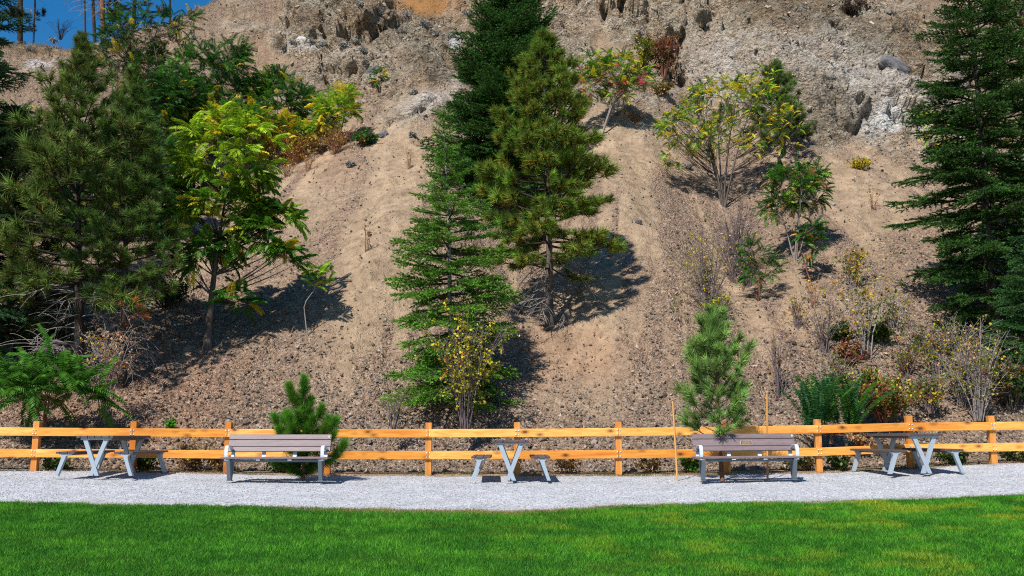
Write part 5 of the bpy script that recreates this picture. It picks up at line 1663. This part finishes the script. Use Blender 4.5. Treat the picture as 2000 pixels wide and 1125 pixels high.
for k, (px, py, w_, h_, st, n_, pal, lab) in enumerate((
        (575, 322, 56, 84, 46, 620, [(ORANGE, 3), (YELLOW, 3), (LIME, 2), (RUST, 2)], 'dense orange and yellow undergrowth of thin stems right of the lime tree top'),
        (655, 300, 46, 66, 40, 300, [(ORANGE, 3), (YELLOW, 2), (RUST, 2), (STRAW, 1)], 'bank of thin rusty stems below the yellow-lime sumac'),
        (520, 330, 40, 74, 30, 380, [(YELLOW, 3), (LIME, 3), (ORANGE, 1)], 'yellow-leaved stems against the right side of the lime tree top'),
        (1640, 765, 54, 96, 26, 420, [(OLIVE, 4), (RUST, 1.5), (LEMON, 1.5), (DKGREEN, 2)], 'tangled olive shrub above the fern-like sprout at right'),
        (1770, 735, 54, 90, 26, 360, [(OLIVE, 3), (LEMON, 2), (RUST, 2)], 'tangled twigs with olive and rust leaves under the arching bare branch'),
        (1745, 640, 46, 84, 18, 260, [(OLIVE, 3), (LEMON, 3), (GREEN, 1)], 'thin green and yellow twigs right of the tall golden shrub'),
        (1560, 640, 40, 80, 16, 120, [(ORANGE, 2), (LEMON, 2), (STRAW, 2)], 'dry twigs with few yellow leaves under the round-crowned tree'),
        (1880, 790, 60, 130, 30, 560, [(OLIVE, 4), (LEMON, 2), (PEACH, 1), (DKGREEN, 2)], 'twiggy olive shrub left of the pink-dotted grey shrub'),
        (1955, 740, 60, 120, 30, 700, [(DKGREEN, 4), (OLIVE, 4), (RUST, 1)], 'shaded olive shrub under the right edge spruce'),
        (1800, 690, 50, 70, 20, 260, [(OLIVE, 3), (DKGREEN, 2), (CRIMSON, 1)], 'low olive shrub where the arching bare branch ends'),
        (1465, 560, 44, 120, 26, 160, [(STRAW, 2), (LEMON, 2), (OLIVE, 2)], 'grey twigs with few straw leaves beside the leafless thicket'),
        (1400, 620, 40, 60, 20, 420, [(OLIVE, 3), (LEMON, 3), (YELLOW, 1)], 'low yellow-green shrub directly above the staked pine top'))):
    shrub('undergrowth_shrub', lab, (px, py), w_, h_, st, 7, n_, 0.05, pal, (STEM_RUST, STEM_PURPLE, BARK_GREY)[0 if k < 3 else 1 + k % 2], 800 + k, r=0.011, arch=0.15 if k < 3 else 0.3)
# arching bare branch
p0 = hit(1700, 705); t = thing('bare_branch', 'bare grey branch arching over toward the large spruce', 'branch', p0)
cp = [at(px, py, p0.y) - p0 for px, py in ((1700, 712), (1705, 650), (1722, 600), (1748, 587), (1772, 612), (1790, 650))]
b = MB(); tube(b, [list(c) for c in cp], [0.02, 0.018, 0.015, 0.012, 0.009, 0.005], 5)
for k in range(9):
    c = cp[2 + k % 4] * 1.0; d = Vector((rs.uniform(0.0, 0.5), rs.uniform(-.3, .3), rs.uniform(-0.75, -0.1)))
    tube(b, bez(c, c + d * 0.3 + Vector((0.1, 0, 0.1)), c + d, 5), np.linspace(0.007, 0.003, 5), 3)
b.build('stem', BARK_GREY, t)

# sagebrush tufts on the rock benches
SAGE = ((556, 98, 12), (573, 88, 10), (606, 88, 16), (632, 90, 12), (672, 92, 14), (694, 86, 14), (710, 102, 10), (797, 34, 16), (912, 30, 14), (852, 70, 10), (786, 66, 12), (880, 74, 12), (830, 52, 20), (96, 102, 12), (60, 100, 14), (104, 82, 10), (42, 90, 16), (210, 88, 12), (122, 132, 14), (312, 62, 10), (350, 58, 8), (380, 78, 9), (1740, 30, 14), (640, 14, 9), (705, 12, 9), (740, 26, 10), (520, 150, 9), (455, 96, 10), (1115, 260, 12), (1305, 322, 12), (1345, 330, 9), (808, 184, 10), (806, 266, 9), (684, 325, 10))
ORD = 'first second third fourth fifth sixth seventh eighth ninth tenth eleventh twelfth thirteenth fourteenth fifteenth sixteenth'.split()


def sage_zone(px, py):
    if px < 400:
        return 'on the bare slope under the skyline'
    if px > 1000:
        return 'on the right half of the slope'
    if 100 > py > 85 and 540 < px < 720:
        return 'on the ledge under the left rock knob'
    return 'on rocky ground left of the tall fir'


def SAGE_L(px, py):
    z = sage_zone(px, py)
    order = sorted(s[:2] for s in SAGE if sage_zone(*s[:2]) == z)
    return 'small grey sagebrush tuft, ' + ORD[order.index((px, py))] + ' from the left ' + z


for k, (px, py, w_) in enumerate(SAGE):
    shrub('sagebrush', SAGE_L(px, py), (px, py), w_, w_ * 0.9, 14, 5, 90, 0.09, [(SAGE_GREY, 4), ((0.3, 0.27, 0.2), 2)], BARK_GREY, 200 + k, group='grey sagebrush tufts on the upper slope', arch=0.4, t_leaf=(0.3, 1.0), cat='sagebrush')

# skyline trees, only their lower trunks in frame
def snag(label, px, py, top_px, r, nb, seed, colr=BARK_RED, needles_=0, name='pine', cat='tree', group=None, top=-160, blen=(0.8, 2.0)):
    rs_ = random.Random(seed)
    p0 = hit(px, py); p1 = at(top_px, top, p0.y)
    t = thing(name, label, cat, p0, group); ax = p1 - p0
    b = MB(); tube(b, [(0, 0, -0.5), list(ax * 0.3 + Vector((rs_.uniform(-.1, .1), 0, 0))), list(ax * 0.65), list(ax)], [r * 1.15, r, r * 0.85, r * 0.6], 8); b.build('trunk', colr, t)
    for k in range(nb):
        f = rs_.uniform(0.12, 0.98); a = rs_.random() * 6.28; e = rs_.uniform(-0.3, 0.3)
        d = Vector((math.cos(a) * math.cos(e), math.sin(a) * math.cos(e), math.sin(e)))
        if rs_.random() < needles_:
            put('branch', rs_.choice(PINE_THIN['long']), t, ax * f, face_frame(d), rs_.uniform(*blen) / 1.2, (0.035, 0.06, 0.025))
        else:
            put('dead_branch', rs_.choice(DEAD), t, ax * f, face_frame(d), rs_.uniform(*blen))


snag('reddish pine trunk with sparse needles on the skyline, far upper left', 40, 80, 41, 0.16, 46, 301, BARK_DARK, needles_=0.5, blen=(1.0, 1.9))
snag('thin dead snag on the skyline right of the reddish pine trunk', 66, 79, 65, 0.05, 12, 302, BARK_DARK, name='dead_tree', blen=(0.4, 0.8))
snag('pale pine trunk on the skyline behind the tall loose tree', 203, 62, 201, 0.15, 40, 303, needles_=0.25, blen=(0.9, 2.2))
snag('dark leaning pine trunk on the skyline, left of the pale trunk', 186, 66, 178, 0.1, 36, 304, BARK_DARK, needles_=0.15, blen=(0.8, 2.0))
snag('thin dead snag on the skyline left of the dark leaning trunk', 168, 70, 166, 0.05, 18, 305, BARK_DARK, name='dead_tree', blen=(0.4, 0.9))
snag('bare dead tree on the skyline right of the tall loose tree', 333, 32, 330, 0.07, 30, 306, BARK_DARK, name='dead_tree', blen=(0.5, 1.1))
snag('dark pine crown on the skyline above the tall loose tree', 262, 52, 262, 0.12, 40, 307, BARK_DARK, needles_=0.6, blen=(0.9, 1.8))
shrub('bare_shrub', 'fan of bare dark twigs on the skyline ridge', (118, 74), 34, 46, 26, 4, 0, 0.05, [(STRAW, 1)], BARK_DARK, 311, r=0.016, arch=0.1)

# orange dead tufts low on the slim pine hang from its own dead twigs
for o in [o for o in COL.objects if o.name.startswith('ponderosa_pine') and o['label'].startswith('slimmer')]:
    b = MB(); rs2 = np.random.default_rng(9)
    c0 = at(268, 612, o.location.y - 1.1) - o.location
    a0 = Vector((0.02, 0, c0.z - 0.2)); tube(b, bez(a0, a0 * 0.5 + c0 * 0.5 + Vector((0, 0, 0.15)), c0, 6), np.linspace(0.016, 0.008, 6), 4, mat=0)
    for k in range(9):
        e = np.array(c0) + rs2.normal(size=3) * np.array([0.3, 0.2, 0.14])
        tube(b, np.stack([np.array(c0), (np.array(c0) + e) / 2, e]), 0.006, 3, mat=0)
        pine_tuft(b, e, e - np.array(c0) + np.array([0.01, 0, 0]), 0.15, 45, 0.0)
    br = b.build('dead_branch', [BARK_GREY, NEEDLE], o); br.color = (0.55, 0.2, 0.07, 1); br['label'] = 'low dead branch with orange needles'

# ------------------------------------------------------------------ things lying on the slope
def log(label, a, bpx, r, m=BARK_GREY, name='log', cat='log'):
    p = hit(*a); q = hit(*bpx)
    b = MB(); d = q - p
    tube(b, [(0, 0, r * 0.3), list(d * 0.5 + Vector((0, 0, r * 0.8))), list(d + Vector((0, 0, r * 0.3)))], [r, r * 0.9, r * 0.7], 7, cap=True)
    o = b.build(name, m, None, p); tag(o, label, cat)


log('grey fallen log lying on the talus right of the round-crowned tree', (1598, 392), (1630, 402), 0.09)
log('pale fallen stick right of the staked pine top', (1443, 628), (1458, 660), 0.02, name='stick', cat='stick')
log('pale thin stick lying under the two dull pines', (252, 736), (280, 746), 0.018, name='stick', cat='stick')
log('short grey stub standing in the talus right of the lime tree', (585, 432), (593, 460), 0.03, name='stick', cat='stick')
log('long thin dry stick leaning on the right talus', (1690, 385), (1698, 350), 0.014, name='stick', cat='stick')
log('pale branch lying on the scree behind the bench without plaque', (730, 690), (700, 700), 0.012, name='stick', cat='stick')


def boulder(label, px, py, sx, sy, sz, col, rot=(0, 0, 0), seed=1, name='boulder', raise_=0.0):
    rs_ = np.random.default_rng(seed)
    import bmesh
    bm = bmesh.new(); bmesh.ops.create_icosphere(bm, subdivisions=4, radius=1)
    VV = np.array([v.co[:] for v in bm.verts])
    r = 1 + 0.5 * (fbm(VV[:, 0] * 1.4 + seed * 3.1, VV[:, 1] * 1.4 + VV[:, 2] * 1.1, 3, seed) - 0.5) + 0.3 * (fbm(VV[:, 0] * 4 + VV[:, 2] * 2, VV[:, 1] * 4 - VV[:, 2] * 3, 3, seed + 5) - 0.5)
    VV = np.sign(VV) * np.abs(VV) ** 0.8 * r[:, None] * np.array([sx, sy, sz])
    F = np.array([[v.index for v in f.verts] for f in bm.faces]); bm.free()
    b = MB(); b.add(VV, F, np.array([1, 1, 1.0]) * (0.85 + 0.3 * fbm(VV[F[:, 0], 0] * 6, VV[F[:, 0], 2] * 6, 3, 4))[:, None])
    p = hit(px, py)
    o = b.build(name, STONE, None, p + Vector((0, 0, raise_))); o.rotation_euler = rot; o.color = (*col, 1)
    tag(o, label, 'rock')


boulder('dark grey overhanging rock slab jutting from the right cliff', 1752, 132, 1.05, 0.7, 0.45, (0.15, 0.145, 0.15), (0.3, 0.55, 0.0), 7, 'rock_slab', -0.1)
boulder('grey pointed stone at the foot of the pale rock face', 746, 266, 0.28, 0.2, 0.2, (0.16, 0.16, 0.17), (0, -0.5, 0), 8)
boulder('flat dark stone lying on the talus left of the pale tree', 1247, 436, 0.14, 0.1, 0.12, (0.1, 0.09, 0.09), (0, 0, 0), 9)
boulder('whitish round stone behind the fence under the fern-like sprout', 93, 813, 0.09, 0.07, 0.07, (0.4, 0.38, 0.34), (0, 0, 0), 10)
boulder('white rounded stone on the ledge beneath the left rock knob', 589, 78, 0.3, 0.2, 0.2, (0.62, 0.58, 0.54), (0, 0, 0), 11)
boulder('dark blocky stone in the rock cleft above the yellow seedling', 728, 142, 0.5, 0.3, 0.25, (0.13, 0.13, 0.12), (0, -0.5, 0), 12)

# ------------------------------------------------------------------ weeds along the fence
WD = 'weed clumps along the foot of the fence'
def weed(label, px, py, w_, h_, n, pal, seed, Y, stems=16):
    shrub('weed_clump', label, (px, py), w_, h_, stems, 5, n, 0.055, pal, STEM_RUST, seed, Y=Y, group=WD, r=0.005, arch=0.3, cat='weed', t_leaf=(0.05, 1.0), basew=w_ * 0.008)


DRY = [(STRAW, 3), ((0.28, 0.16, 0.07), 3), ((0.2, 0.13, 0.07), 2)]
GRN = [((0.05, 0.1, 0.02), 3), ((0.09, 0.13, 0.03), 2), (STRAW, 0.8)]
weed('tall dry brown weeds with yellow flower specks right of the left picnic table', 372, 915, 46, 58, 620, DRY + [(YELLOW, 0.5)], 401, 22.75, 40)
weed('green weeds behind the right end of the left picnic table', 280, 916, 42, 32, 520, GRN, 402, 22.8, 26)
weed('low green and tan weeds under the left end of the fence', 110, 916, 40, 30, 360, GRN, 403, 22.8, 20)
weed('dry brown weeds left of the bench without plaque', 425, 918, 26, 44, 320, DRY, 404, 22.8, 24)
weed('green weeds at the base of the bushy pine', 560, 920, 48, 26, 620, GRN, 405, 22.7, 30)
weed('small bright green weed above the fence left of the bench', 335, 838, 16, 20, 140, [((0.08, 0.26, 0.02), 3)], 406, 23.6, 10)
weed('dry rust weeds left of the end-on table right seat', 1110, 917, 30, 26, 240, DRY, 407, 22.7, 18)
weed('low dry weeds behind the fence right of the end-on table', 1270, 916, 40, 22, 240, DRY + GRN[:1], 408, 22.75, 18)
weed('bright green weeds at the left end of the plaque bench', 1350, 922, 30, 44, 420, [((0.06, 0.17, 0.02), 3), (LEMON, 0.6)], 409, 22.6, 20)
weed('grey-green weeds between the plaque bench and the right table', 1560, 917, 46, 38, 460, GRN + [(STRAW, 2)], 410, 22.7, 26)
weed('green grass clump right of the third post from the right', 1640, 916, 36, 36, 420, GRN, 411, 22.6, 24)
weed('leafy dry litter under the right picnic table top', 1690, 868, 40, 22, 320, [(PEACH, 2), (STRAW, 3), (RUST, 2)], 412, 23.6, 16)
weed('green weeds behind the seat of the right picnic table', 1860, 906, 50, 32, 520, GRN, 413, 22.7, 26)
weed('low weeds at the right end of the fence', 1985, 900, 40, 30, 360, GRN + DRY[:1], 414, 22.8, 22)

# dry bunch grass along the ridge and on the upper benches
Wc = ((np.abs(Yg - crest_y(1000 + FPX * Xg / (Yg * 1.05))) < 2.2) * (U < 420) * (U > -150) * 1.0 + 0.10 * inview * (Vv < 210) * (fbm(U / 40.0, Vv / 14.0, 3, 181) > 0.56)).ravel(); Wc = Wc / Wc.sum()
ic = RNG.choice(NG, 700, p=Wc)
nb = 26
Pc = np.repeat(V[ic], nb, 0) + RNG.normal(size=(700 * nb, 3)) * np.array([0.12, 0.12, 0.0])
dc = RNG.normal(size=Pc.shape) * np.array([0.45, 0.45, 0.1]) + np.array([0, 0, 1.0])
cc_ = np.where(np.repeat(RNG.random((700, 1)) < 0.25, nb, 0), np.array([0.22, 0.2, 0.14]), np.array([0.42, 0.3, 0.15])) * (0.6 + 0.7 * RNG.random((700 * nb, 1)))
cb = MB(); needles(cb, Pc, dc, 0.14 + 0.2 * RNG.random(len(Pc)), 0.022, cc_)
o = cb.build('bunch_grass', GRASS); o['kind'] = 'stuff'

# dry grass on the verge between gravel and fence
NV = 26000
vx = (RNG.random(NV) * 2 - 1) * 13.0; vy = back_y(vx) - 0.05 + 1.1 * RNG.random(NV)
keep = (fbm(vx * 1.2, vy * 1.5, 3, 151) + 0.25 * RNG.random(NV)) > 0.55
vx, vy = vx[keep], vy[keep]; n = len(vx)
vz = zfront(vx, np.minimum(vy, 23.1)) - 0.01
az = RNG.random(n) * 6.28; ti = 0.3 + 0.9 * RNG.random(n)
d = np.stack([np.cos(az) * np.sin(ti), np.sin(az) * np.sin(ti), np.cos(ti)], -1)
gmix = (fbm(vx * 0.5, vy, 3, 153) > 0.53)[:, None] * (RNG.random((n, 1)) < 0.7)
c = np.where(gmix, np.array([0.07, 0.12, 0.025]), np.array([0.38, 0.27, 0.13])) * (0.6 + 0.7 * RNG.random((n, 1)))
vb = MB(); needles(vb, np.stack([vx, vy, vz], -1), d, 0.03 + 0.05 * RNG.random(n), 0.009, c)
o = vb.build('dry_grass', GRASS); o['kind'] = 'stuff'
